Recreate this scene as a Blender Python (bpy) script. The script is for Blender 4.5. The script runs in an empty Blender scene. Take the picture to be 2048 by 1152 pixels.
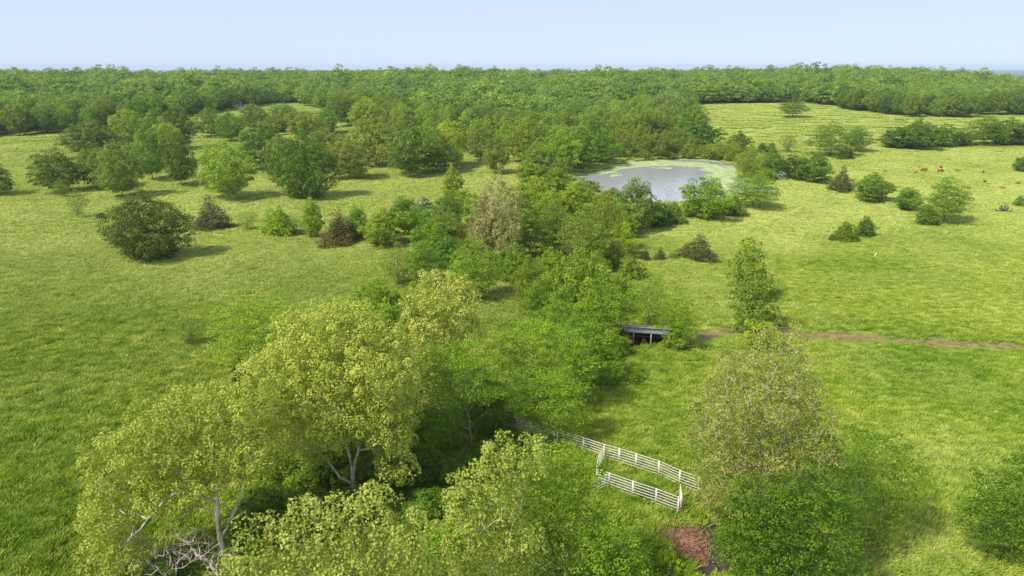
import bpy, math, random
import numpy as np
from mathutils import Vector

S = bpy.context.scene
COL = S.collection
RAD = math.radians

# ---------------------------------------------------------------- camera, sky, sun, exposure
EYE, FPX, HOR = 36.0, 1365.0, 134.0
PITCH = math.atan((576 - HOR) / FPX)
cam_data = bpy.data.cameras.new("camera")
cam = bpy.data.objects.new("camera", cam_data)
COL.objects.link(cam)
cam_data.sensor_width = 36.0
cam_data.lens = 36.0 * FPX / 2048.0
cam_data.clip_start = 0.5
cam_data.clip_end = 40000
cam.location = (0, 0, EYE)
cam.rotation_euler = (math.pi / 2 - PITCH, 0, 0)
S.camera = cam

SUN_EL, SUN_AZ = RAD(48), RAD(35)          # the sun stands to the left of and behind the camera
to_sun = Vector((-math.cos(SUN_AZ) * math.cos(SUN_EL), -math.sin(SUN_AZ) * math.cos(SUN_EL), math.sin(SUN_EL)))
world = bpy.data.worlds.new("World")
S.world = world
world.use_nodes = True
wn, wl = world.node_tree.nodes, world.node_tree.links
wn.clear()
sky_tex = wn.new("ShaderNodeTexSky")
sky_tex.sky_type = 'NISHITA'
sky_tex.sun_disc = False
sky_tex.sun_elevation = SUN_EL
sky_tex.sun_rotation = math.atan2(to_sun.x, to_sun.y)
sky_tex.altitude = 300
sky_tex.air_density = 0.65
sky_tex.dust_density = 0.3
sky_tex.ozone_density = 2.5
bg = wn.new("ShaderNodeBackground")
bg.inputs[1].default_value = 0.10
wo = wn.new("ShaderNodeOutputWorld")
veil = wn.new("ShaderNodeMix")                 # thin even high haze over the whole sky
veil.data_type = 'RGBA'
veil.inputs[0].default_value = 0.86
veil.inputs[7].default_value = (3.75, 4.4, 5.5, 1)
wl.new(sky_tex.outputs[0], veil.inputs[6])
wl.new(veil.outputs[2], bg.inputs[0])
wl.new(bg.outputs[0], wo.inputs[0])

sun_data = bpy.data.lights.new("sun", 'SUN')
sun_data.energy = 3.5
sun_data.angle = RAD(5)
sun_data.color = (1.0, 0.94, 0.82)
sun = bpy.data.objects.new("sun", sun_data)
COL.objects.link(sun)
sun.location = (-60, -40, 120)
sun.rotation_euler = to_sun.to_track_quat('Z', 'Y').to_euler()

S.view_settings.view_transform = 'Standard'
S.view_settings.look = 'None'
S.view_settings.gamma = 1.0
S.view_settings.use_curve_mapping = False
S.view_settings.exposure = 0.85
S.cycles.max_bounces = 6
S.cycles.diffuse_bounces = 3
S.cycles.glossy_bounces = 2
S.cycles.transmission_bounces = 4
S.cycles.volume_bounces = 0
S.cycles.use_denoising = True
S.cycles.denoiser = 'OPENIMAGEDENOISE'
S.cycles.denoising_prefilter = 'NONE'
S.cycles.sample_clamp_indirect = 4.0
S.cycles.caustics_reflective = False
S.cycles.caustics_refractive = False

# ---------------------------------------------------------------- projection helpers (to lay the place out)
CP, SP = math.cos(PITCH), math.sin(PITCH)


def ray(px, py):
    u, v = (px - 1024) / FPX, (576 - py) / FPX
    return np.array([u, CP + v * SP, -SP + v * CP])


def depth_of(p):
    return p[1] * CP + (EYE - p[2]) * SP


def at_y(px, py, Y):
    d = ray(px, py)
    t = Y / d[1]
    return np.array([d[0] * t, Y, EYE + d[2] * t])


def at_z(px, py, z):
    d = ray(px, py)
    t = (z - EYE) / d[2]
    return np.array([d[0] * t, d[1] * t, z])


def sstep(t):
    t = np.clip(t, 0, 1)
    return t * t * (3 - 2 * t)


def inside(poly, x, y):
    x, y = np.asarray(x, float), np.asarray(y, float)
    r = np.zeros(x.shape, bool)
    n = len(poly)
    for i in range(n):
        x0, y0 = poly[i]
        x1, y1 = poly[(i + 1) % n]
        if y0 == y1:
            continue
        c = ((y0 > y) != (y1 > y)) & (x < (x1 - x0) * (y - y0) / (y1 - y0) + x0)
        r ^= c
    return r


def dist_poly(poly, x, y, closed=True):
    x, y = np.asarray(x, float), np.asarray(y, float)
    best = np.full(x.shape, 1e9)
    n = len(poly)
    for i in range(n if closed else n - 1):
        ax, ay = poly[i][:2]
        bx, by = poly[(i + 1) % n][:2]
        dx, dy = bx - ax, by - ay
        L = dx * dx + dy * dy + 1e-9
        t = np.clip(((x - ax) * dx + (y - ay) * dy) / L, 0, 1)
        best = np.minimum(best, np.hypot(x - ax - t * dx, y - ay - t * dy))
    return best


_rs = np.random.RandomState(7)
_GRID = _rs.rand(256, 256)


def vnoise(x, y):
    x, y = np.asarray(x, float), np.asarray(y, float)
    xi, yi = np.floor(x).astype(int), np.floor(y).astype(int)
    fx, fy = sstep(x - xi), sstep(y - yi)
    g = lambda a, b: _GRID[a % 256, b % 256]
    return ((g(xi, yi) * (1 - fx) + g(xi + 1, yi) * fx) * (1 - fy)
            + (g(xi, yi + 1) * (1 - fx) + g(xi + 1, yi + 1) * fx) * fy)


def fbm(x, y, o=4):
    s, a, t = 0, 0.5, 0
    for i in range(o):
        s = s + a * vnoise(x * 2 ** i + 17.3 * i, y * 2 ** i + 5.1 * i)
        t += a
        a *= 0.5
    return s / t


WATER_Z = -0.25
POND_PX = [(1120, 366), (1160, 350), (1200, 338), (1240, 327), (1300, 320), (1370, 317), (1420, 318), (1458, 325), (1474, 338),
           (1480, 352), (1494, 366), (1520, 374), (1572, 385), (1545, 391), (1490, 394), (1440, 402), (1380, 408), (1310, 410),
           (1240, 405), (1180, 392), (1130, 380)]
POND = [tuple(at_z(x, y, WATER_Z)[:2]) for x, y in POND_PX]


def terrain(x, y):
    x, y = np.asarray(x, float), np.asarray(y, float)
    u = x / np.maximum(y, 1.0)
    z = 10.5 * sstep((y - 215) / 310)
    A = np.interp(u, [-1.2, -0.75, -0.3, 0.0, 0.17, 0.28, 0.42, 0.54, 0.60, 0.66, 0.75, 1.2],
                  [-3.0, -2.5, 0.8, 1.5, -0.5, 2.5, 5.0, 5.0, 2.5, -7.0, -14.0, -20.0])
    z = z + A * sstep((y - 480) / 500)
    z = z + (fbm(x / 170.0, y / 170.0, 3) - 0.5) * 3.0 * sstep((y - 150) / 500)
    z = z + (fbm(x / 38.0 + 9, y / 38.0, 2) - 0.5) * 0.7
    z = z - 45 * sstep((y - 1080) / 1500)
    near = (np.abs(y - 240) < 120) & (np.abs(x - 55) < 110)
    if np.any(near):
        xn, yn = x[near] if x.ndim else x, y[near] if y.ndim else y
        ins = inside(POND, xn, yn)
        d = dist_poly(POND, xn, yn)
        zz = z[near] if z.ndim else z
        blend = sstep(1 - d / 30.0)
        out = zz * (1 - blend) + (0.15 + 0.5 * sstep(d / 8.0)) * blend
        inn = WATER_Z - 0.1 - 0.9 * sstep(d / 5.0)
        new = np.where(ins, inn, np.where(d < 1.0, WATER_Z - 0.1 + (0.4) * d, out))
        if z.ndim:
            z[near] = new
        else:
            z = new
    return z


def ground(px, py):
    """where the sight line through a point of the layout meets the terrain"""
    d = ray(px, py)
    t = np.concatenate([np.arange(30, 400, 0.5), np.arange(400, 3000, 3.0)])
    X, Y, Z = d[0] * t, d[1] * t, EYE + d[2] * t
    h = terrain(X, Y)
    k = np.argmax(Z < h)
    if k == 0:
        k = len(t) - 1
    a = (Z[k - 1] - h[k - 1]) / max(1e-6, (Z[k - 1] - h[k - 1]) - (Z[k] - h[k]))
    tt = t[k - 1] + (t[k] - t[k - 1]) * a
    x, y = d[0] * tt, d[1] * tt
    return np.array([x, y, float(terrain(np.array([x]), np.array([y]))[0])])


def zg(x, y):
    return float(terrain(np.array([float(x)]), np.array([float(y)]))[0])


# ---------------------------------------------------------------- materials
def new_mat(name):
    m = bpy.data.materials.new(name)
    m.use_nodes = True
    nt = m.node_tree
    nt.nodes.clear()
    return m, nt, nt.nodes, nt.links


def leaf_mat(name, ca, cb, trans=0.35, use_tint=True, hue_rand=0.0):
    m, nt, n, l = new_mat(name)
    at = n.new("ShaderNodeAttribute")
    at.attribute_name = "v"
    mix = n.new("ShaderNodeMix")
    mix.data_type = 'RGBA'
    mix.inputs[6].default_value = (*ca, 1)
    mix.inputs[7].default_value = (*cb, 1)
    l.new(at.outputs['Fac'], mix.inputs[0])
    col = mix.outputs[2]
    oi = n.new("ShaderNodeObjectInfo")
    if use_tint:
        mul = n.new("ShaderNodeMix")
        mul.data_type = 'RGBA'
        mul.blend_type = 'MULTIPLY'
        mul.inputs[0].default_value = 1
        l.new(col, mul.inputs[6])
        l.new(oi.outputs['Color'], mul.inputs[7])
        col = mul.outputs[2]
    if hue_rand:
        ramp = n.new("ShaderNodeValToRGB")
        e = ramp.color_ramp
        e.elements[0].position, e.elements[0].color = 0.0, (0.62, 0.74, 0.95, 1)
        e.elements[1].position, e.elements[1].color = 1.0, (1.0, 1.0, 1.0, 1)
        for p, c in ((0.18, (0.75, 0.85, 0.8, 1)), (0.4, (1.0, 1.0, 0.85, 1)), (0.6, (1.05, 1.0, 0.75, 1)),
                     (0.78, (1.15, 1.15, 0.95, 1)), (0.9, (1.25, 1.05, 1.0, 1))):
            k = e.elements.new(p)
            k.color = c
        l.new(oi.outputs['Random'], ramp.inputs[0])
        mul = n.new("ShaderNodeMix")
        mul.data_type = 'RGBA'
        mul.blend_type = 'MULTIPLY'
        mul.inputs[0].default_value = hue_rand
        l.new(col, mul.inputs[6])
        l.new(ramp.outputs[0], mul.inputs[7])
        col = mul.outputs[2]
    dif = n.new("ShaderNodeBsdfPrincipled")
    dif.inputs['Roughness'].default_value = 0.55
    dif.inputs['Specular IOR Level'].default_value = 0.18
    tr = n.new("ShaderNodeBsdfTranslucent")
    ms = n.new("ShaderNodeMixShader")
    ms.inputs[0].default_value = trans
    out = n.new("ShaderNodeOutputMaterial")
    l.new(col, dif.inputs['Base Color'])
    l.new(col, tr.inputs['Color'])
    l.new(dif.outputs[0], ms.inputs[1])
    l.new(tr.outputs[0], ms.inputs[2])
    l.new(ms.outputs[0], out.inputs[0])
    return m


def rough_mat(name, ca, cb, scale=4.0, rough=0.85, bump=0.3, metallic=0.0, coords='Object', detail=5):
    m, nt, n, l = new_mat(name)
    tc = n.new("ShaderNodeTexCoord")
    no = n.new("ShaderNodeTexNoise")
    no.inputs['Scale'].default_value = scale
    no.inputs['Detail'].default_value = detail
    ramp = n.new("ShaderNodeValToRGB")
    ramp.color_ramp.elements[0].position, ramp.color_ramp.elements[0].color = 0.35, (*ca, 1)
    ramp.color_ramp.elements[1].position, ramp.color_ramp.elements[1].color = 0.65, (*cb, 1)
    bs = n.new("ShaderNodeBsdfPrincipled")
    bs.inputs['Roughness'].default_value = rough
    bs.inputs['Metallic'].default_value = metallic
    bu = n.new("ShaderNodeBump")
    bu.inputs['Strength'].default_value = bump
    bu.inputs['Distance'].default_value = 0.05
    out = n.new("ShaderNodeOutputMaterial")
    l.new(tc.outputs[coords], no.inputs['Vector'])
    l.new(no.outputs[0], ramp.inputs[0])
    l.new(ramp.outputs[0], bs.inputs['Base Color'])
    l.new(no.outputs[0], bu.inputs['Height'])
    l.new(bu.outputs[0], bs.inputs['Normal'])
    l.new(bs.outputs[0], out.inputs[0])
    return m


M = {}
M['oak'] = leaf_mat("leaf_oak", (0.135, 0.195, 0.020), (0.305, 0.365, 0.050), 0.3)
M['dense'] = leaf_mat("leaf_dense", (0.100, 0.175, 0.012), (0.275, 0.380, 0.034), 0.3)
M['bright'] = leaf_mat("leaf_bright", (0.140, 0.250, 0.012), (0.310, 0.450, 0.032), 0.30)
M['syc'] = leaf_mat("leaf_sycamore", (0.310, 0.375, 0.040), (0.560, 0.590, 0.115), 0.38)
M['willow'] = leaf_mat("leaf_willow", (0.180, 0.255, 0.028), (0.340, 0.420, 0.055), 0.38)
M['cedar'] = leaf_mat("leaf_cedar", (0.045, 0.060, 0.018), (0.110, 0.115, 0.036), 0.15)
M['forest'] = leaf_mat("leaf_forest", (0.135, 0.235, 0.030), (0.300, 0.430, 0.070), 0.3, use_tint=False, hue_rand=1.0)
M['blossom'] = leaf_mat("blossom", (0.10, 0.16, 0.03), (0.85, 0.83, 0.70), 0.3, use_tint=False)
_r = M['blossom'].node_tree.nodes.new("ShaderNodeMapRange")
_r.inputs[1].default_value, _r.inputs[2].default_value = 0.62, 0.72
_a = [q for q in M['blossom'].node_tree.nodes if q.type == 'ATTRIBUTE'][0]
_m = [q for q in M['blossom'].node_tree.nodes if q.type == 'MIX'][0]
M['blossom'].node_tree.links.new(_a.outputs['Fac'], _r.inputs[0])
M['blossom'].node_tree.links.new(_r.outputs[0], _m.inputs[0])
M['bark'] = rough_mat("bark_grey", (0.10, 0.075, 0.055), (0.22, 0.18, 0.145), 3.0)
M['bark_red'] = rough_mat("bark_brown", (0.13, 0.085, 0.06), (0.27, 0.20, 0.15), 3.0)
M['bark_white'] = rough_mat("bark_sycamore", (0.24, 0.185, 0.14), (0.60, 0.54, 0.46), 1.6)
M['dead'] = rough_mat("dead_wood", (0.26, 0.20, 0.165), (0.46, 0.385, 0.34), 3.0)


def grass_color(n, l, dry_socket):
    geo = n.new("ShaderNodeNewGeometry")

    def noise(scale, detail, stretch=None, rough=0.55):
        mp = n.new("ShaderNodeMapping")
        mp.inputs['Scale'].default_value = stretch or (1, 1, 1)
        no = n.new("ShaderNodeTexNoise")
        no.inputs['Scale'].default_value = scale
        no.inputs['Detail'].default_value = detail
        no.inputs['Roughness'].default_value = rough
        l.new(geo.outputs['Position'], mp.inputs['Vector'])
        l.new(mp.outputs[0], no.inputs['Vector'])
        return no.outputs[0]

    def ramp(sock, stops):
        r = n.new("ShaderNodeValToRGB")
        e = r.color_ramp
        e.elements[0].position, e.elements[0].color = stops[0][0], (*stops[0][1], 1)
        e.elements[1].position, e.elements[1].color = stops[-1][0], (*stops[-1][1], 1)
        for p, c in stops[1:-1]:
            e.elements.new(p).color = (*c, 1)
        l.new(sock, r.inputs[0])
        return r.outputs[0]

    def mix(f, a, b, mode='MIX'):
        m = n.new("ShaderNodeMix")
        m.data_type = 'RGBA'
        m.blend_type = mode
        if isinstance(f, float):
            m.inputs[0].default_value = f
        else:
            l.new(f, m.inputs[0])
        l.new(a, m.inputs[6])
        l.new(b, m.inputs[7])
        return m.outputs[2]

    a = ramp(noise(0.55, 5, (1, 1.7, 1)), [(0.28, (0.140, 0.235, 0.018)), (0.5, (0.270, 0.370, 0.036)), (0.70, (0.450, 0.495, 0.095))])
    b = ramp(noise(0.045, 4), [(0.32, (0.70, 0.83, 0.72)), (0.5, (1, 1, 1)), (0.68, (1.24, 1.12, 1.2))])
    green = mix(1.0, a, b, 'MULTIPLY')
    d = ramp(noise(0.7, 5, (1, 1.7, 1)), [(0.30, (0.345, 0.415, 0.062)), (0.68, (0.600, 0.640, 0.200))])
    return mix(dry_socket, green, d), mix, ramp, noise


def ground_material():
    m, nt, n, l = new_mat("ground")

    def attr(name):
        a = n.new("ShaderNodeAttribute")
        a.attribute_name = name
        return a.outputs['Fac']
    col, mix, ramp, noise = grass_color(n, l, attr('dry'))
    soil = ramp(noise(0.9, 6, None, 0.7), [(0.35, (0.130, 0.112, 0.032)), (0.65, (0.275, 0.235, 0.085))])
    red = ramp(noise(2.2, 6, None, 0.75), [(0.35, (0.070, 0.032, 0.016)), (0.66, (0.265, 0.125, 0.065))])
    mud = ramp(noise(1.3, 5, None, 0.7), [(0.35, (0.035, 0.027, 0.02)), (0.66, (0.10, 0.082, 0.062))])

    def patchy(sock):
        a = n.new("ShaderNodeMath")
        a.operation = 'MULTIPLY_ADD'
        l.new(noise(0.8, 6, None, 0.7), a.inputs[0])
        a.inputs[1].default_value = 1.5
        b = n.new("ShaderNodeMath")
        b.operation = 'MULTIPLY_ADD'
        l.new(sock, b.inputs[0])
        b.inputs[1].default_value = 2.4
        b.inputs[2].default_value = -1.45
        l.new(b.outputs[0], a.inputs[2])
        c = n.new("ShaderNodeClamp")
        l.new(a.outputs[0], c.inputs[0])
        return c.outputs[0]
    thatch = n.new("ShaderNodeRGB")
    thatch.outputs[0].default_value = (0.70, 0.72, 0.78, 1)
    col = mix(1.0, col, thatch.outputs[0], 'MULTIPLY')
    far = ramp(noise(0.02, 5), [(0.35, (0.045, 0.075, 0.022)), (0.65, (0.09, 0.125, 0.04))])
    col = mix(attr('wood'), col, far)
    col = mix(patchy(attr('bare')), col, soil)
    col = mix(patchy(attr('mud')), col, mud)
    col = mix(patchy(attr('red')), col, red)
    bs = n.new("ShaderNodeBsdfPrincipled")
    bs.inputs['Roughness'].default_value = 0.9
    bs.inputs['Specular IOR Level'].default_value = 0.1
    bu = n.new("ShaderNodeBump")
    bu.inputs['Strength'].default_value = 0.9
    bu.inputs['Distance'].default_value = 0.5
    l.new(noise(1.1, 6, (1, 1.6, 1), 0.65), bu.inputs['Height'])
    out = n.new("ShaderNodeOutputMaterial")
    l.new(col, bs.inputs['Base Color'])
    l.new(bu.outputs[0], bs.inputs['Normal'])
    l.new(bs.outputs[0], out.inputs[0])
    return m


def blade_material():
    m, nt, n, l = new_mat("grass_blades")
    a = n.new("ShaderNodeAttribute")
    a.attribute_type = 'INSTANCER'
    a.attribute_name = 'dry'
    col, mix, ramp, noise = grass_color(n, l, a.outputs['Fac'])
    v = n.new("ShaderNodeAttribute")
    v.attribute_name = "v"
    vr = ramp(v.outputs['Fac'], [(0.0, (0.74, 0.82, 0.7)), (0.6, (1.02, 1.02, 1.0)), (1.0, (1.5, 1.32, 2.2))])
    col = mix(1.0, col, vr, 'MULTIPLY')
    d = n.new("ShaderNodeBsdfDiffuse")
    t = n.new("ShaderNodeBsdfTranslucent")
    ms = n.new("ShaderNodeMixShader")
    ms.inputs[0].default_value = 0.35
    out = n.new("ShaderNodeOutputMaterial")
    l.new(col, d.inputs[0])
    l.new(col, t.inputs[0])
    l.new(d.outputs[0], ms.inputs[1])
    l.new(t.outputs[0], ms.inputs[2])
    l.new(ms.outputs[0], out.inputs[0])
    return m


# ---------------------------------------------------------------- object helpers
def tag(o, label=None, cat=None, group=None, kind=None):
    if label:
        o['label'] = label
    if cat:
        o['category'] = cat
    if group:
        o['group'] = group
    if kind:
        o['kind'] = kind
    return o


def link(name, data, parent=None, loc=None):
    o = bpy.data.objects.new(name, data)
    COL.objects.link(o)
    if parent is not None:
        o.parent = parent
    if loc is not None:
        o.location = [float(c) for c in loc]
    return o


def mesh_np(name, verts, faces, mat=None, smooth=False, attrs=None):
    """faces: (n,k) int array, all polygons of the same size"""
    verts = np.asarray(verts, np.float32)
    faces = np.asarray(faces, np.int32)
    me = bpy.data.meshes.new(name)
    nf, k = faces.shape
    me.vertices.add(len(verts))
    me.vertices.foreach_set("co", verts.ravel())
    me.loops.add(nf * k)
    me.loops.foreach_set("vertex_index", faces.ravel())
    me.polygons.add(nf)
    me.polygons.foreach_set("loop_start", np.arange(0, nf * k, k, dtype=np.int32))
    if smooth:
        me.polygons.foreach_set("use_smooth", np.ones(nf, bool))
    for an, av in (attrs or {}).items():
        a = me.attributes.new(an, 'FLOAT', 'POINT')
        a.data.foreach_set("value", np.asarray(av, np.float32))
    me.update(calc_edges=True)
    if mat:
        me.materials.append(mat)
    return me


class MB:
    """collects simple solids into one mesh"""

    def __init__(self):
        self.v, self.f = [], []

    def box(self, lo, hi):
        b = len(self.v)
        (x0, y0, z0), (x1, y1, z1) = lo, hi
        self.v += [(x0, y0, z0), (x1, y0, z0), (x1, y1, z0), (x0, y1, z0), (x0, y0, z1), (x1, y0, z1), (x1, y1, z1), (x0, y1, z1)]
        self.f += [tuple(b + i for i in q) for q in ((0, 3, 2, 1), (4, 5, 6, 7), (0, 1, 5, 4), (1, 2, 6, 5), (2, 3, 7, 6), (3, 0, 4, 7))]
        return self

    def tube(self, pts, rad, sides=6, cap=True):
        pts = [Vector(p) for p in pts]
        if not hasattr(rad, '__len__'):
            rad = [rad] * len(pts)
        b = len(self.v)
        for i, p in enumerate(pts):
            d = (pts[min(i + 1, len(pts) - 1)] - pts[max(i - 1, 0)]).normalized()
            a = d.orthogonal().normalized() if abs(d.z) > 0.9 else d.cross(Vector((0, 0, 1))).normalized()
            c = d.cross(a)
            for k in range(sides):
                w = 2 * math.pi * k / sides
                self.v.append(tuple(p + a * math.cos(w) * rad[i] + c * math.sin(w) * rad[i]))
        for i in range(len(pts) - 1):
            for k in range(sides):
                k2 = (k + 1) % sides
                self.f.append((b + i * sides + k, b + i * sides + k2, b + (i + 1) * sides + k2, b + (i + 1) * sides + k))
        if cap:
            self.f.append(tuple(b + k for k in reversed(range(sides))))
            self.f.append(tuple(b + (len(pts) - 1) * sides + k for k in range(sides)))
        return self

    def mesh(self, name, mat, smooth=False):
        me = bpy.data.meshes.new(name)
        me.from_pydata(self.v, [], self.f)
        me.update()
        if smooth:
            for p in me.polygons:
                p.use_smooth = True
        me.materials.append(mat)
        return me

    def build(self, name, mat, parent=None, loc=None, smooth=False):
        return link(name, self.mesh(name, mat, smooth), parent, loc)


# ---------------------------------------------------------------- tree generator
def norm(a):
    return a / np.maximum(np.linalg.norm(a, axis=-1, keepdims=True), 1e-9)


def thin(pts, spacing, limit=4000):
    """greedy minimum distance"""
    keep = np.empty((limit, 3))
    k = 0
    s2 = spacing * spacing
    for p in pts:
        if k and np.min(np.sum((keep[:k] - p) ** 2, axis=1)) < s2:
            continue
        keep[k] = p
        k += 1
        if k >= limit:
            break
    return keep[:k].copy()


def profile_points(rs, n, w, h, z0, shape, inner=0.35):
    """random points in a crown of width w between heights z0 and h"""
    t = rs.rand(n)
    if shape == 'round':
        r = np.sqrt(np.maximum(0, 1 - np.abs(2 * t - 0.92) ** 2.3))
    elif shape == 'dome':
        r = np.sqrt(np.maximum(0, 1 - t ** 2.4)) * (0.55 + 0.45 * sstep(t / 0.3))
    elif shape == 'oval':
        r = np.sqrt(np.maximum(0, 1 - np.abs(2 * t - 0.85) ** 2)) * 0.98
    elif shape == 'cone':
        r = (1 - t) ** 0.75 * (0.75 + 0.25 * sstep(t / 0.12))
    elif shape == 'vase':
        r = (0.35 + 0.65 * sstep(t / 0.65)) * np.sqrt(np.maximum(0, 1 - t ** 4))
    else:
        r = np.sqrt(np.maximum(0, 1 - t ** 2))
    a = rs.rand(n) * 2 * np.pi
    ph = rs.rand(6) * 6.28
    lob = (1 + 0.19 * np.sin(2 * a + ph[0]) + 0.18 * np.sin(3 * a + ph[1] + 4 * t) + 0.16 * np.sin(5 * a + ph[2] - 6 * t)
           + 0.14 * np.sin(9 * t + ph[3] + a))
    rr = inner + (1 - inner) * np.sqrt(rs.rand(n))
    rr = np.where(rs.rand(n) < 0.3, np.sqrt(rs.rand(n)), rr)
    R = 0.5 * w * r * lob * rr
    top = 1 + 0.10 * np.sin(3 * a + ph[4]) + 0.07 * np.sin(5 * a + ph[5])
    return np.stack([R * np.cos(a), R * np.sin(a), z0 + (h - z0) * t * np.where(t > 0.5, top, 1)], 1)


def blob_points(rs, blobs, per_m3):
    out = []
    for c, r in blobs:
        n = int(max(40, 4.19 * r[0] * r[1] * r[2] * per_m3))
        d = norm(rs.randn(n, 3))
        rad = np.where(rs.rand(n) < 0.35, rs.rand(n) ** (1 / 3), 0.62 + 0.38 * np.sqrt(rs.rand(n)))
        ph = rs.rand(3) * 6.28
        lump = 1 + 0.13 * np.sin(5 * d[:, 0] + ph[0] + 3 * d[:, 2]) + 0.12 * np.sin(6 * d[:, 1] + ph[1]) + 0.1 * np.sin(7 * d[:, 2] + ph[2])
        out.append(np.asarray(c) + d * (rad * lump)[:, None] * np.asarray(r))
    p = np.concatenate(out)
    rs.shuffle(p)
    return p


def skeleton(rs, limbs, tips, seg=1.3, r0=0.014, expo=0.47):
    """limbs: list of (points, ...) chains; tips: clump centres that each get a branch"""
    cap = 400 + sum(len(q) for q in limbs) * 8 + len(tips) * 6
    P = np.empty((cap, 3))
    par = np.full(cap, -1, int)
    k = 0
    for ci, chain in enumerate(limbs):
        chain = [np.asarray(c, float) for c in chain]
        if ci == 0:
            P[0] = chain[0]
            k = 1
            last = 0
        else:
            last = int(np.argmin(np.sum((P[:k] - chain[0]) ** 2, axis=1)))
            chain[0] = P[last].copy()
        for a, b in zip(chain[:-1], chain[1:]):
            m = max(1, int(math.ceil(np.linalg.norm(b - a) / seg)))
            for j in range(1, m + 1):
                P[k] = a + (b - a) * j / m + (rs.randn(3) * 0.06 if j < m else 0)
                par[k] = last
                last = k
                k += 1
    base = P[0]
    order = np.argsort(np.linalg.norm(tips - np.array([base[0], base[1], np.percentile(tips[:, 2], 15)]), axis=1))
    low = P[0][2] + 0.15 * (tips[:, 2].max() - P[0][2])
    for ti in order:
        a = tips[ti]
        d = np.linalg.norm(P[:k] - a, axis=1)
        cost = d + 0.9 * np.maximum(0, P[:k, 2] - a[2] + 0.35 * d) + np.where(P[:k, 2] < min(low, a[2] - 0.3), 1.5, 0)
        j = int(np.argmin(cost))
        m = max(1, min(4, int(math.ceil(d[j] / seg))))
        s = P[j].copy()
        last = j
        for q in range(1, m + 1):
            f = q / m
            p = s + (a - s) * f
            if q < m:
                p = p + rs.randn(3) * 0.07 * d[j] * 0.5 + np.array([0, 0, 0.10 * d[j] * math.sin(f * 3.14)])
            P[k] = p
            par[k] = last
            last = k
            k += 1
    P, par = P[:k], par[:k]
    cnt = np.zeros(k)
    for i in range(k - 1, 0, -1):
        cnt[i] = max(cnt[i], 1.0)
        cnt[par[i]] += cnt[i]
    return P, par, r0 * np.maximum(cnt, 1) ** expo


def branch_mesh(name, P, par, rad, mat, rmin=0.02, sides=5, rmax=0.6):
    idx = np.nonzero((par >= 0) & (rad >= rmin))[0]
    a, b = P[par[idx]], P[idx]
    rad = np.minimum(rad, rmax)
    rb = rad[idx]
    ra = np.minimum(rad[par[idx]], rb * 1.5 + 0.02)
    ra = np.where(par[idx] == 0, np.maximum(ra, rb) * 1.35, ra)
    d = norm(b - a)
    ref = np.where(np.abs(d[:, 2:3]) > 0.8, np.array([[1.0, 0, 0]]), np.array([[0, 0, 1.0]]))
    u = norm(np.cross(d, ref))
    w = np.cross(d, u)
    ang = np.arange(sides) * 2 * np.pi / sides
    ring = u[:, None, :] * np.cos(ang)[None, :, None] + w[:, None, :] * np.sin(ang)[None, :, None]
    a2 = a - d * (ra * 0.4)[:, None]
    b2 = b + d * (rb * 0.4)[:, None]
    va = a2[:, None, :] + ring * ra[:, None, None]
    vb = b2[:, None, :] + ring * rb[:, None, None]
    v = np.concatenate([va, vb], 1).reshape(-1, 3)
    n = len(idx)
    base = (np.arange(n) * 2 * sides)[:, None, None]
    k = np.arange(sides)
    k2 = (k + 1) % sides
    q = np.stack([k, k2, k2 + sides, k + sides], 1)[None]
    f = (base + q).reshape(-1, 4)
    return mesh_np(name, v, f, mat, smooth=True)


def leaf_arrays(rs, tips, per, sig, size, axis_c, clump_var=0.35, up=0.7, outw=0.5, rnd=0.75, aspect=0.62, droop=0.0):
    n = len(tips) * per
    c = np.repeat(tips, per, 0)
    off = rs.randn(n, 3) * np.asarray(sig)
    off *= np.minimum(1, 2.0 / np.maximum(1e-6, np.linalg.norm(off / np.asarray(sig), axis=1)))[:, None]
    if droop:
        off[:, 2] -= droop * np.abs(rs.randn(n))
    c = c + off
    outv = norm(c - np.asarray(axis_c)) + 0.6 * norm(off)
    nn = norm(outv * outw + np.array([0, 0, up]) + rs.randn(n, 3) * rnd)
    t = norm(np.cross(nn, rs.randn(n, 3)))
    b = np.cross(nn, t)
    s = size * (0.7 + 0.6 * rs.rand(n))
    L, W = (s * 0.5)[:, None], (s * 0.5 * aspect)[:, None]
    v = np.stack([c - t * L, c + b * W, c + t * L, c - b * W], 1)
    cv = np.repeat(rs.rand(len(tips)), per)
    val = np.clip(0.5 + (cv - 0.5) * clump_var * 2 + rs.randn(n) * 0.22, 0, 1)
    return v.reshape(-1, 3), np.repeat(val, 4)


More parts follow.
